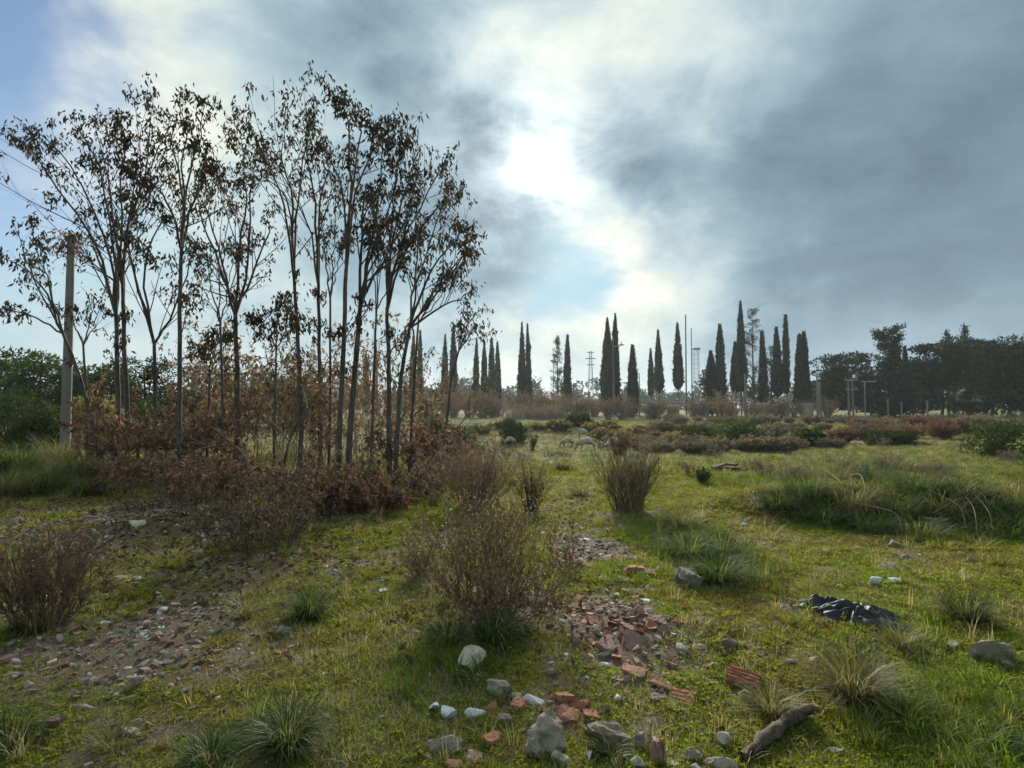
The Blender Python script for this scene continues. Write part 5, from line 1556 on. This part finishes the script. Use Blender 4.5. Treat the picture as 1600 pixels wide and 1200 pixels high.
stone(1162, 817, 17, 9, 'W', 'pale wood-like chip in the grass left of the mound', flat=0.3, rz=-0.6)
stone(1011, 826, 18, 13, 'S', 'blue-grey stone below the broom-like shrub', flat=0.6)
stone(1208, 866, 22, 8, 'L', 'flat pale stone in the bright grass left of the mound foot', flat=0.25)
stone(1228, 874, 20, 8, 'L', 'flat pale stone just right of its pair in the bright grass', flat=0.3)
stone(1073, 906, 34, 28, 'S', 'squared grey block with a dark front in the middle of the grass', flat=0.75, shape='brick', rz=0.25, sink=0.1)
stone(917, 841, 22, 7, 'W', 'white sliver above the rubble heap', flat=0.2, rz=-0.3)
stone(957, 848, 22, 11, 'L', 'pale rounded stone above the rubble heap', flat=0.45)
stone(935, 843, 20, 10, 'S', 'grey stone between the white sliver and the pale rounded one', flat=0.4)
stone(848, 832, 12, 6, 'W', 'small white chip behind the large twiggy shrub', flat=0.4)
stone(882, 876, 14, 8, 'W', 'white chip right of the large twiggy shrub', flat=0.5)
stone(911, 878, 24, 22, 'P', 'leaning brown brick piece left of the rubble heap', flat=0.5, tilt=0.4)
stone(948, 888, 44, 11, 'S', 'long grey slab at the top left of the rubble heap', flat=0.18)
stone(948, 903, 28, 16, 'L', 'pale tapered stone at the left of the rubble heap', flat=0.45)
stone(985, 905, 42, 13, 'L', 'long pale stone across the rubble heap', flat=0.3, rz=-0.1)
stone(990, 892, 30, 14, 'B', 'orange brick on top of the rubble heap', flat=0.45, rz=0.1, lift=0.02)
stone(1006, 894, 32, 14, 'P', 'long faded brick on top right of the rubble heap', flat=0.35, rz=-0.3, lift=0.01)
stone(1028, 907, 12, 15, 'L', 'small pale leaning stone at the right of the rubble heap', flat=0.8, tilt=0.4)
stone(992, 922, 32, 11, 'L', 'flat pale slab low in the rubble heap', flat=0.25)
stone(1008, 936, 18, 8, 'W', 'white sliver low in the rubble heap', flat=0.25, rz=-0.5)
stone(957, 1000, 40, 30, 'P', 'wide pink-grey tile slab in the lower rubble heap', flat=0.15, tilt=0.3, rz=-0.5)
stone(990, 998, 34, 22, 'P', 'pink tile slab right of the wide pink-grey one', flat=0.2, tilt=0.35)
stone(1026, 967, 28, 18, 'P', 'pink brick chunk in the middle right of the rubble heap', flat=0.5)
stone(905, 997, 26, 12, 'P', 'brown-red tile piece at the left of the lower rubble heap', flat=0.3, tilt=0.4)
# nameless fragments of the heap and of the slope: alike pieces share a label
CN = dict(L='pale', S='grey', C='rough buff', P='faded red', B='orange', W='white')


def bits(n, cx0, cy0, sx0, sy0, kinds, wmin, wvar, noun, group, flat, tilt, rzr=(-3, 3), lift=0.0, lim=(0, 800, 1600, 1195), uni=False, pw=1.5):
    for k in range(n):
        if uni: px, py = RNG.uniform(cx0, cx0 + sx0), RNG.uniform(cy0, cy0 + sy0)
        else: px, py = cx0 + RNG.normal() * sx0, cy0 + RNG.normal() * sy0
        kd = kinds[k % len(kinds)]; w_ = wmin + wvar * RNG.random() ** pw; tl = tilt * (0.6 + RNG.random()); r_ = RNG.uniform(*rzr)
        if not (lim[0] < px < lim[2] and lim[1] < py < lim[3]): continue
        nw = near_words(px, py); sz = 'small ' if w_ < wmin + wvar * 0.35 else ''
        lb = unique([sz + CN[kd] + ' ' + noun + ' ' + w for w in nw] + [('flat ' if k % 2 else 'chunky ') + sz + CN[kd] + ' ' + noun + ' ' + w for w in nw])
        stone(px, py, w_, w_ * 0.5, kd, lb, group, flat=flat * (0.7 + 0.6 * RNG.random()), tilt=tl, rz=r_, lift=lift)


bits(70, 965, 975, 46, 22, 'PBPPL', 6, 15, 'brick fragment', 'brick fragments of the rubble heap', 0.22, 0.40, lift=0.004)
bits(64, 965, 915, 42, 34, 'LSLCP', 6, 13, 'stone chip', 'stone chips of the rubble heap', 0.36, 0.35, lift=0.006)
bits(120, 200, 980, 120, 62, 'LSLLSLPS', 6, 14, 'flat chip', 'chips on the left slope', 0.24, 0.12, (-0.2, 0.8), lim=(0, 850, 430, 1190))
bits(40, 1150, 1000, 85, 45, 'LPBS', 6, 10, 'chip', 'chips right of the rubble heap', 0.35, 0.3)
bits(50, 850, 830, 220, 290, 'LSWPLB', 6, 12, 'bit of rubble', 'rubble trail past the large shrub', 0.3, 0.25, uni=True)
bits(44, 560, 745, 980, 110, 'LLSW', 5, 8, 'distant stone', 'stones of the middle distance', 0.4, 0.2, uni=True, lim=(0, 700, 1600, 1195))
bits(60, 420, 840, 1160, 350, 'LSWL', 5, 9, 'stray stone', 'stray stones in the grass', 0.42, 0.2, uni=True)
for (px, py, w_) in [(755, 725, 14), (790, 728, 16), (838, 716, 12), (850, 718, 22), (820, 706, 8), (893, 712, 16), (860, 722, 12)]:
    stone(px, py, w_, 5, 'W', 'white stone on the far meadow, ' + ORD[sorted([755, 790, 838, 850, 820, 893, 860]).index(px)] + ' of seven from the left', 'white stones on the far meadow', flat=0.3)

# ------------------------------------------------------------------ black plastic sheet, dark debris, log
def crumple(label, px, py, lx_, ly_, hgt, mat, seed, name='plastic_sheet', rz=0.0):
    q = G(px, py); n = 64
    u = np.linspace(-1, 1, n); U, Vv = np.meshgrid(u, u)
    ax = np.arctan2(Vv, U); lim = 0.45 + 0.55 * vn(ax * 1.7 + 3, seed, 3) + 0.35 * vn(ax * 5 + 3, seed, 6) * np.hypot(U, Vv) ** 3
    rr_ = np.hypot(U, Vv); wv = fbm(U * 1.3 + seed, Vv * 1.3, seed, 2); wv2 = fbm(U * 2.6, Vv * 2.6 + seed, seed + 5, 2)
    fold = np.abs(np.sin(3.2 * (U * 0.35 + Vv) + 7.0 * wv)) ** 0.8; fold2 = np.abs(np.sin(6.0 * (U - 0.4 * Vv) + 9.0 * wv2))
    X_ = U * lx_ / 2 * lim + 0.05 * (wv2 - 0.5); Y_ = Vv * ly_ / 2 * lim + 0.04 * (wv - 0.5)
    z = hgt * np.clip(1.2 - rr_ ** 2 * 0.95, 0.04, 1) * (1.1 * fold + 0.5 * fold2 * (0.3 + wv))
    ca, sa = math.cos(rz), math.sin(rz)
    XW, YW = X_ * ca - Y_ * sa, X_ * sa + Y_ * ca
    z = z + hz(XW + q[0], YW + q[1]) - q[2] + 0.012
    k = np.arange(n * n).reshape(n, n); a, b, c, d = k[:-1, :-1].ravel(), k[:-1, 1:].ravel(), k[1:, 1:].ravel(), k[1:, :-1].ravel()
    o = Geo().add(np.stack([XW, YW, z], -1).reshape(-1, 3), np.concatenate([np.stack([a, b, c], 1), np.stack([a, c, d], 1)])).build(name, mat, None, True)
    o.location = [float(c_) for c_ in q]
    return tag(o, label, 'plastic sheet')


M_BLACK, gb = new_mat('black_plastic')
bo = gb.n.new('ShaderNodeTexCoord').outputs['Object']; bn, _ = gb.noise(bo, 25, 5, 0.6)
finish(M_BLACK, gb, principled(gb, gb.ramp(bn, [(0.3, (0.008, 0.009, 0.011)), (0.75, (0.035, 0.037, 0.042))]), 0.55, 0.3, bn, 0.3, 0.02))
q = G(1340, 965)
crumple('crumpled glossy black plastic sheet on the grass right of the rubble', 1345, 968, px_size(112, q), px_size(80, q), 0.065, M_BLACK, 4, rz=-0.25)
crumple('smaller fold of black plastic pointing up-left beside the main sheet', 1292, 948, px_size(80, q), px_size(45, q), 0.06, M_BLACK, 9, rz=-0.6)
M_CHAR = bark_mat('charred_wood', (0.022, 0.018, 0.015), (0.09, 0.065, 0.045), 14)
q = G(1132, 736)
root = thing('burnt_wood_pile', 'small pile of dark burnt boards in the grass beyond the mound', 'wood pile', q)
for k, (dx, dy, L_, a_, z_) in enumerate([(-0.25, 0, 0.7, 0.1, 0.04), (0.15, 0.1, 0.6, -0.2, 0.06), (0.3, -0.1, 0.5, 0.4, 0.05), (-0.1, 0.15, 0.55, 0.7, 0.12), (0.2, 0.0, 0.3, -0.9, 0.18)]):
    ge = brick_geo(L_, 0.13, 0.05)
    o = ge.build('board', M_CHAR, root); o.location = (dx, dy, z_); o.rotation_euler = (0.1 * k - 0.2, 0.12 * (k % 3) - 0.1, a_)

M_LOG = bark_mat('rotten_log', (0.035, 0.026, 0.019), (0.15, 0.112, 0.078), 30)
P0, P1 = G(1160, 1190), G(1268, 1128)
b = P0.copy()
pa = smooth_path([np.array([0, 0, 0.02]), (P1 - b) * 0.35 + np.array([0, 0, 0.05]), (P1 - b) * 0.7 + np.array([0, 0.03, 0.05]), (P1 - b) + np.array([0, 0, 0.07])], 26)
rad = px_size(11, P0) * (0.75 + 0.25 * np.linspace(0, 1, 26)) * (1 + 0.5 * (vn(np.linspace(0, 7, 26), 1.0, 3) - 0.5)); rad[-1] *= 0.7
V_, F_ = tubes(pa, rad, 14)
V_ += np.array([[(mnoise.noise(Vector(v * 22)) * 0.016), (mnoise.noise(Vector(v * 22 + np.array([9, 0, 0]))) * 0.016), mnoise.noise(Vector(v * 22 + np.array([0, 9, 0]))) * 0.010] for v in V_])
root = thing('fallen_log', 'weathered grey-brown log lying in the grass at the bottom right', 'log', b)
Geo().add(V_, F_).build('log', M_LOG, root, True)
q_ = smooth_path([pa[20], pa[20] + np.array([0.04, -0.03, 0.05]), pa[20] + np.array([0.09, -0.03, 0.035])], 6)
Geo().add(*tubes(q_, np.linspace(0.022, 0.012, 6), 8)).build('branch_stub', M_LOG, root, True)

# ------------------------------------------------------------------ sheep
def sheep_mesh(graze):
    J = [(-0.42, 0, 0.66, .17), (-0.15, 0, 0.68, .22), (0.15, 0, 0.68, .22), (0.38, 0, 0.68, .17)]
    if graze: J += [(0.58, 0, 0.52, .10), (0.72, 0, 0.30, .075), (0.80, 0, 0.15, .065), (0.86, 0, 0.05, .04)]
    else: J += [(0.54, 0, 0.82, .10), (0.64, 0, 0.96, .085), (0.76, 0, 0.96, .07), (0.87, 0, 0.90, .042)]
    E = [(i, i + 1) for i in range(7)]
    for (xb, par, sgn) in ((-0.40, 0, 1), (-0.40, 0, -1), (0.36, 3, 1), (0.36, 3, -1)):
        n0 = len(J)
        k_ = -0.05 if xb < 0 else 0.02
        J += [(xb, 0.10 * sgn, 0.46, .085), (xb + k_, 0.11 * sgn, 0.26, .038), (xb + (0.0 if xb > 0 else -0.02), 0.11 * sgn, 0.04, .030), (xb + 0.04, 0.11 * sgn, 0.0, .032)]
        E += [(par, n0), (n0, n0 + 1), (n0 + 1, n0 + 2), (n0 + 2, n0 + 3)]
    me = bpy.data.meshes.new('sheep_skin'); me.from_pydata([j[:3] for j in J], E, [])
    o = bpy.data.objects.new('sheep_skin', me); COL.objects.link(o)
    sk = o.modifiers.new('skin', 'SKIN'); sub = o.modifiers.new('sub', 'SUBSURF'); sub.levels = 2
    lay = me.skin_vertices[0] if len(me.skin_vertices) else None
    if lay is None:
        bmx = bmesh.new(); bmx.from_mesh(me); bmx.verts.layers.skin.verify(); bmx.to_mesh(me); bmx.free(); lay = me.skin_vertices[0]
    for i, j in enumerate(J): lay.data[i].radius = (j[3], j[3])
    lay.data[0].use_root = True
    dg = bpy.context.evaluated_depsgraph_get()
    m2 = bpy.data.meshes.new_from_object(o.evaluated_get(dg)); bpy.data.objects.remove(o)
    co = np.empty(len(m2.vertices) * 3); m2.vertices.foreach_get('co', co); co = co.reshape(-1, 3)
    m2.calc_loop_triangles(); F_ = np.array([t.vertices[:] for t in m2.loop_triangles])
    wool = np.clip((co[:, 2] - 0.36) / 0.1, 0, 1) * np.clip((0.60 - co[:, 0]) / 0.06, 0, 1)
    ns = np.array([mnoise.fractal(Vector(c * 7), 1.0, 2.0, 3) for c in co])
    cen = np.array([0, 0, 0.66]); dirv = norm(co - np.array([np.clip(c[0], -0.35, 0.35) for c in co])[:, None] * np.array([[1, 0, 0]]) - cen)
    co = co + dirv * (wool * (0.035 + 0.045 * ns))[:, None]
    return co, F_, wool


M_SHEEP, gsx = new_mat('fleece')
sc_ = gsx.ramp(attr(gsx, 'tint'), [(0.0, (0.30, 0.24, 0.19)), (0.5, (0.42, 0.37, 0.29)), (1.0, (0.50, 0.45, 0.35))])
so = gsx.n.new('ShaderNodeTexCoord').outputs['Object']; sn2, _ = gsx.noise(so, 18, 4, 0.7)
finish(M_SHEEP, gsx, principled(gsx, gsx.mix(gsx.smooth(sn2, 0.4, 0.75), sc_, (0.27, 0.235, 0.18)), 0.95, 0.1, sn2, 1.0, 0.03))


def make_sheep(graze):
    co, F_, wool = sheep_mesh(graze)
    root = thing('sheep', 'x', 'sheep', (0, -50, 0))
    body = Geo().add(co, F_, wool).build('body', M_SHEEP, root, True)
    hx = (0.72, 0.33) if graze else (0.62, 1.0)
    for s in (1, -1):
        e = np.array([[hx[0], 0.06 * s, hx[1]], [hx[0] - 0.05, 0.12 * s, hx[1] + 0.03], [hx[0] - 0.06, 0.18 * s, hx[1] - 0.02]])
        Geo().add(*tubes(e, np.array([0.018, 0.028, 0.008]), 5), 0.2).build('ear', M_SHEEP, root, True)
    t = np.array([[-0.56, 0, 0.72], [-0.62, 0, 0.60], [-0.63, 0, 0.46]])
    Geo().add(*tubes(t, np.array([0.045, 0.05, 0.02]), 6), 0.9).build('tail', M_SHEEP, root, True)
    return root


SH = [(918, 705, 1, 3.00, 1.05, 'largest sheep, seen from behind, grazing in the middle of the flock'),
      (912, 687, 0, 3.14, 1.0, 'sheep walking left behind the others with its head forward'),
      (887, 699, 1, 3.5, 0.85, 'leftmost sheep of the flock, white-faced and grazing'),
      (939, 707, 0, 4.3, 0.75, 'small sheep facing the camera right of the largest one'),
      (958, 706, 1, 0.4, 1.05, 'sheep half hidden by the small reddish shrub'),
      (940, 684, 0, 1.2, 0.9, 'sheep behind the flock partly covered by bushes'),
      (735, 702, 1, 0.1, 0.85, 'lone sheep grazing on the left of the far meadow'),
      (796, 697, 1, 0.5, 0.85, 'lone sheep beside the dark bush left of the flock')]
pg, ph = make_sheep(True), make_sheep(False)
us = {}
for (px, py, gr, rz, sc, lb) in SH:
    sc *= 0.84
    q = G(px, py); pr_ = pg if gr else ph
    if pr_.name not in us:
        us[pr_.name] = 1; pr_.location = [float(c) for c in q]; pr_.rotation_euler = (0, 0, rz); pr_.scale = (sc,) * 3; pr_['label'] = lb; pr_['group'] = 'grazing sheep'
    else: dup(pr_, q, rz, (sc,) * 3, lb, 'grazing sheep')

# ------------------------------------------------------------------ poles, masts, posts
M_CONCPOLE = stone_mat('pole_concrete', (0.12, 0.105, 0.09), (0.165, 0.145, 0.125), (0.22, 0.195, 0.17), (0.17, 0.15, 0.13), 3.0, bstr=0.3)
M_STEEL, gst = new_mat('weathered_steel')
so = gst.n.new('ShaderNodeTexCoord').outputs['Object']; stn, _ = gst.noise(so, 6, 4, 0.6)
finish(M_STEEL, gst, principled(gst, gst.ramp(stn, [(0.3, (0.16, 0.165, 0.165)), (0.7, (0.28, 0.285, 0.28))]), 0.6, 0.4))
M_CERAM, gce = new_mat('insulator'); finish(M_CERAM, gce, principled(gce, (0.12, 0.06, 0.035), 0.3, 0.5))


def pole_tube(p0, p1, r0, r1, sides=10, n=6):
    u = np.linspace(0, 1, n)[:, None]
    return tubes(np.asarray(p0) * (1 - u) + np.asarray(p1) * u, np.linspace(r0, r1, n), sides)


# old concrete pole on the left
p = on_ground(105, 20.0); H = at(105, 372, 20.0)[2] - p[2]
root = thing('utility_pole', 'thick old concrete pole with leafy vines at its top on the far left', 'utility pole', p)
Geo().add(*pole_tube((0, 0, -0.4), (-0.02, 0, H), 0.165, 0.115, 12)).build('shaft', M_CONCPOLE, root, True)
Geo().add(*pole_tube((-0.02, 0, H), (-0.02, 0, H + 0.06), 0.15, 0.15, 12)).build('cap', M_CONCPOLE, root, True)
vl = Geo(); n = 420
vp = np.stack([RNG.normal(size=n) * 0.28, RNG.normal(size=n) * 0.25, H - np.abs(RNG.normal(size=n)) * 0.5 + 0.2], 1)
vl.add(*leaves(vp, np.stack([RNG.normal(size=n), RNG.normal(size=n), -0.8 * np.ones(n)], 1), 0.16, 0.06)); vl.build('vine', M_BROWNLEAF, root)

# street lamp in front of the twin cypress
p = on_ground(958.5, 84); H = at(958.5, 531, 84)[2] - p[2]
root = thing('lamp_post', 'tall thin lamp post with a side arm in front of the twin cypress', 'lamp post', p)
Geo().add(*pole_tube((0, 0, -0.3), (0, 0, H), 0.13, 0.075, 8)).build('shaft', M_CONCPOLE, root, True)
Geo().add(*pole_tube((0, 0, H - 1.0), (1.1, 0, H - 0.85), 0.06, 0.05, 6)).build('arm', M_STEEL, root, True)
ge = brick_geo(0.55, 0.25, 0.18); o = ge.build('lamp_head', M_STEEL, root); o.location = (1.25, 0, H - 0.75)
Geo().add(*pole_tube((1.2, 0, H - 0.7), (1.2, 0, H - 0.2), 0.06, 0.05, 6)).build('bracket', M_STEEL, root)

# single poles
for (px, top, Y, r, lb) in [(1277, 585, 62, 0.13, 'pale concrete pole right of the last cypress pair'), (1281, 598, 61, 0.16, 'shorter concrete pole braced against the pale one'),
                            (1072, 492, 92, 0.13, 'taller of the two bare dead poles left of the lattice mast'), (1081, 513, 92, 0.09, 'shorter of the two bare dead poles left of the lattice mast'),
                            (865, 545, 90, 0.06, 'thin bare pole right of the open feathery conifer'), (999, 583, 80, 0.09, 'thin grey pole right of the short stout lone cypress'),
                            (1164, 585, 70, 0.16, 'pale concrete pole in front of the tallest cypress'), (1121, 615, 72, 0.22, 'short pale post in front of the tall blunt cypress'),
                            (1107, 628, 60, 0.08, 'short fence stake below the short broad cypress'), (1387, 624, 58, 0.10, 'pale fence stake under the bottle-shaped conifer'),
                            (1408, 628, 58, 0.07, 'thin fence stake right of the pale one'), (1447, 627, 56, 0.08, 'fence stake below the pale grey-green pine'), (1292, 632, 56, 0.06, 'thin fence stake right of the braced poles')]:
    p = on_ground(px, Y); H = at(px, top, Y)[2] - p[2]
    root = thing('bare_pole', lb, 'pole', p, 0, 'poles and stakes on the skyline')
    Geo().add(*pole_tube((0, 0, -0.3), (RNG.normal() * 0.05, 0, H), r, r * 0.7, 8)).build('shaft', M_TWIG if 'dead' in lb else M_CONCPOLE, root, True)
    Geo().add(*pole_tube((0, 0, H - 0.05), (0, 0, H + 0.05), r * 0.5, r * 0.4, 6)).build('tip', M_STEEL, root, True)

# line post on two legs with crossarms
p = on_ground(1329, 64); H = at(1329, 593, 64)[2] - p[2]
root = thing('line_post', 'twin-legged power line post with two crossarms before the pine wood', 'utility pole', p)
for s in (-0.28, 0.24):
    Geo().add(*pole_tube((s, 0, -0.3), (s * 0.9, 0, H), 0.11, 0.08, 8)).build('leg', M_CONCPOLE, root, True)
for zz, w in ((H - 0.05, 1.5), (H - 1.15, 1.4)):
    arm = brick_geo(w, 0.1, 0.1).build('crossarm', M_STEEL, root); arm.location = (0, -0.12, zz)
    for k in range(4):
        o = Geo().add(*tubes(np.array([[0, 0, 0.04], [0, 0, 0.12], [0, 0, 0.2], [0, 0, 0.28]]), np.array([0.03, 0.06, 0.06, 0.02]), 7)).build('insulator', M_CERAM, arm, True)
        o.location = (-w / 2 + 0.12 + k * (w - 0.24) / 3, 0, 0)
p = on_ground(1351, 66); H = at(1351, 596, 66)[2] - p[2]
root = thing('sign_gantry', 'thin post carrying a long flat board right of the twin-legged line post', 'post', p)
Geo().add(*pole_tube((0, 0, -0.3), (0, 0, H), 0.06, 0.05, 8)).build('shaft', M_STEEL, root, True)
o = brick_geo(1.7, 0.10, 0.16).build('board', M_STEEL, root); o.location = (0.5, 0, H)


def lattice(root, H, w0, w1, n, r, mat):
    for s, t in ((1, 1), (1, -1), (-1, -1), (-1, 1)):
        Geo().add(*pole_tube((s * w0, t * w0, -0.2), (s * w1, t * w1, H), r, r * 0.8, 5)).build('leg', mat, root)
    ge = Geo()
    for k in range(n):
        z0, z1 = H * k / n, H * (k + 1) / n; a, b = w0 + (w1 - w0) * k / n, w0 + (w1 - w0) * (k + 1) / n
        c0 = [(a, a), (a, -a), (-a, -a), (-a, a)]; c1 = [(b, b), (b, -b), (-b, -b), (-b, b)]
        for i in range(4):
            j = (i + 1) % 4
            ge.add(*pole_tube((*c0[i], z0), (*c1[j], z1), r * 0.5, r * 0.5, 4, 2)); ge.add(*pole_tube((*c1[i], z1), (*c1[j], z1), r * 0.5, r * 0.5, 4, 2))
    o = ge.build('bracing', mat, root); o['kind'] = 'stuff'


p = on_ground(1088, 90); H = at(1088, 546, 90)[2] - p[2]
root = thing('lattice_mast', 'steel lattice mast with a small platform on top beside the dead poles', 'mast', p)
lattice(root, H, 0.42, 0.38, 14, 0.035, M_STEEL)
o = brick_geo(1.1, 1.1, 0.22).build('platform', M_STEEL, root); o.location = (0, 0, H + 0.1)
Geo().add(*pole_tube((-0.75, 0, H * 0.3), (-0.75, 0, H + 3.0), 0.03, 0.02, 5)).build('antenna', M_STEEL, root)
p = on_ground(923, 255); H = at(923, 549, 255)[2] - p[2]
root = thing('power_pylon', 'distant hazy power pylon with three crossarms', 'pylon', p)
lattice(root, H, 1.3, 0.45, 12, 0.10, M_STEEL)
for zz, w in ((H - 0.5, 1.5), (H - 3.2, 2.2), (H - 6.0, 1.7)):
    o = brick_geo(w * 2, 0.4, 0.35).build('crossarm', M_STEEL, root); o.location = (0, 0, zz)

# small pale blocks beyond the brush
for (px, Y, w, h_, lb) in [(1188, 84, 1.2, 1.5, 'pale block beyond the brush under the open see-through conifer'), (1206, 84, 1.6, 1.3, 'wide pale block beyond the brush left of the thin column-like cypress'),
                           (1225, 84, 1.0, 1.7, 'pale upright block beyond the brush under the thin column-like cypress'), (1261, 80, 1.3, 1.4, 'white-topped block beyond the brush under the last cypress pair'), (1052, 88, 1.4, 1.2, 'pale block beyond the brush left of the dead poles'), (1099, 86, 1.5, 1.5, 'pale block at the left foot of the short broad cypress')]:
    p = on_ground(px, Y)
    root = thing('stone_block', lb, 'block', p, 0.2, 'pale blocks beyond the brush')
    o = brick_geo(w, 0.8, h_ + 0.9).build('block', M_LIME, root); o.location = (0, 0, h_ / 2)
    o = brick_geo(w * 1.12, 0.92, 0.14).build('slab', M_WHITE, root); o.location = (0, 0, h_ + 0.46)

# ------------------------------------------------------------------ haze
gv = np.array([GV.min(0), GV.max(0)])
lo = np.array([gv[0][0] - 10, gv[0][1] - 10, gv[0][2] - 1.0]); hi = np.array([gv[1][0] + 10, gv[1][1] + 10, 42.0])
hv = np.array([[x, y, z] for z in (lo[2], hi[2]) for y in (lo[1], hi[1]) for x in (lo[0], hi[0])])
M_HAZE = bpy.data.materials.new('haze'); M_HAZE.use_nodes = True
hn = M_HAZE.node_tree.nodes; hn.clear()
pv = hn.new('ShaderNodeVolumePrincipled'); ho = hn.new('ShaderNodeOutputMaterial')
pv.inputs['Color'].default_value = (0.82, 0.88, 0.93, 1); pv.inputs['Density'].default_value = 0.0003; pv.inputs['Anisotropy'].default_value = 0.35
M_HAZE.node_tree.links.new(pv.outputs[0], ho.inputs['Volume'])
hazeo = Geo().add(hv, CF).build('haze', M_HAZE)
hazeo['kind'] = 'stuff'; hazeo['label'] = 'thin pale haze in the air over the whole field'; hazeo['category'] = 'haze'
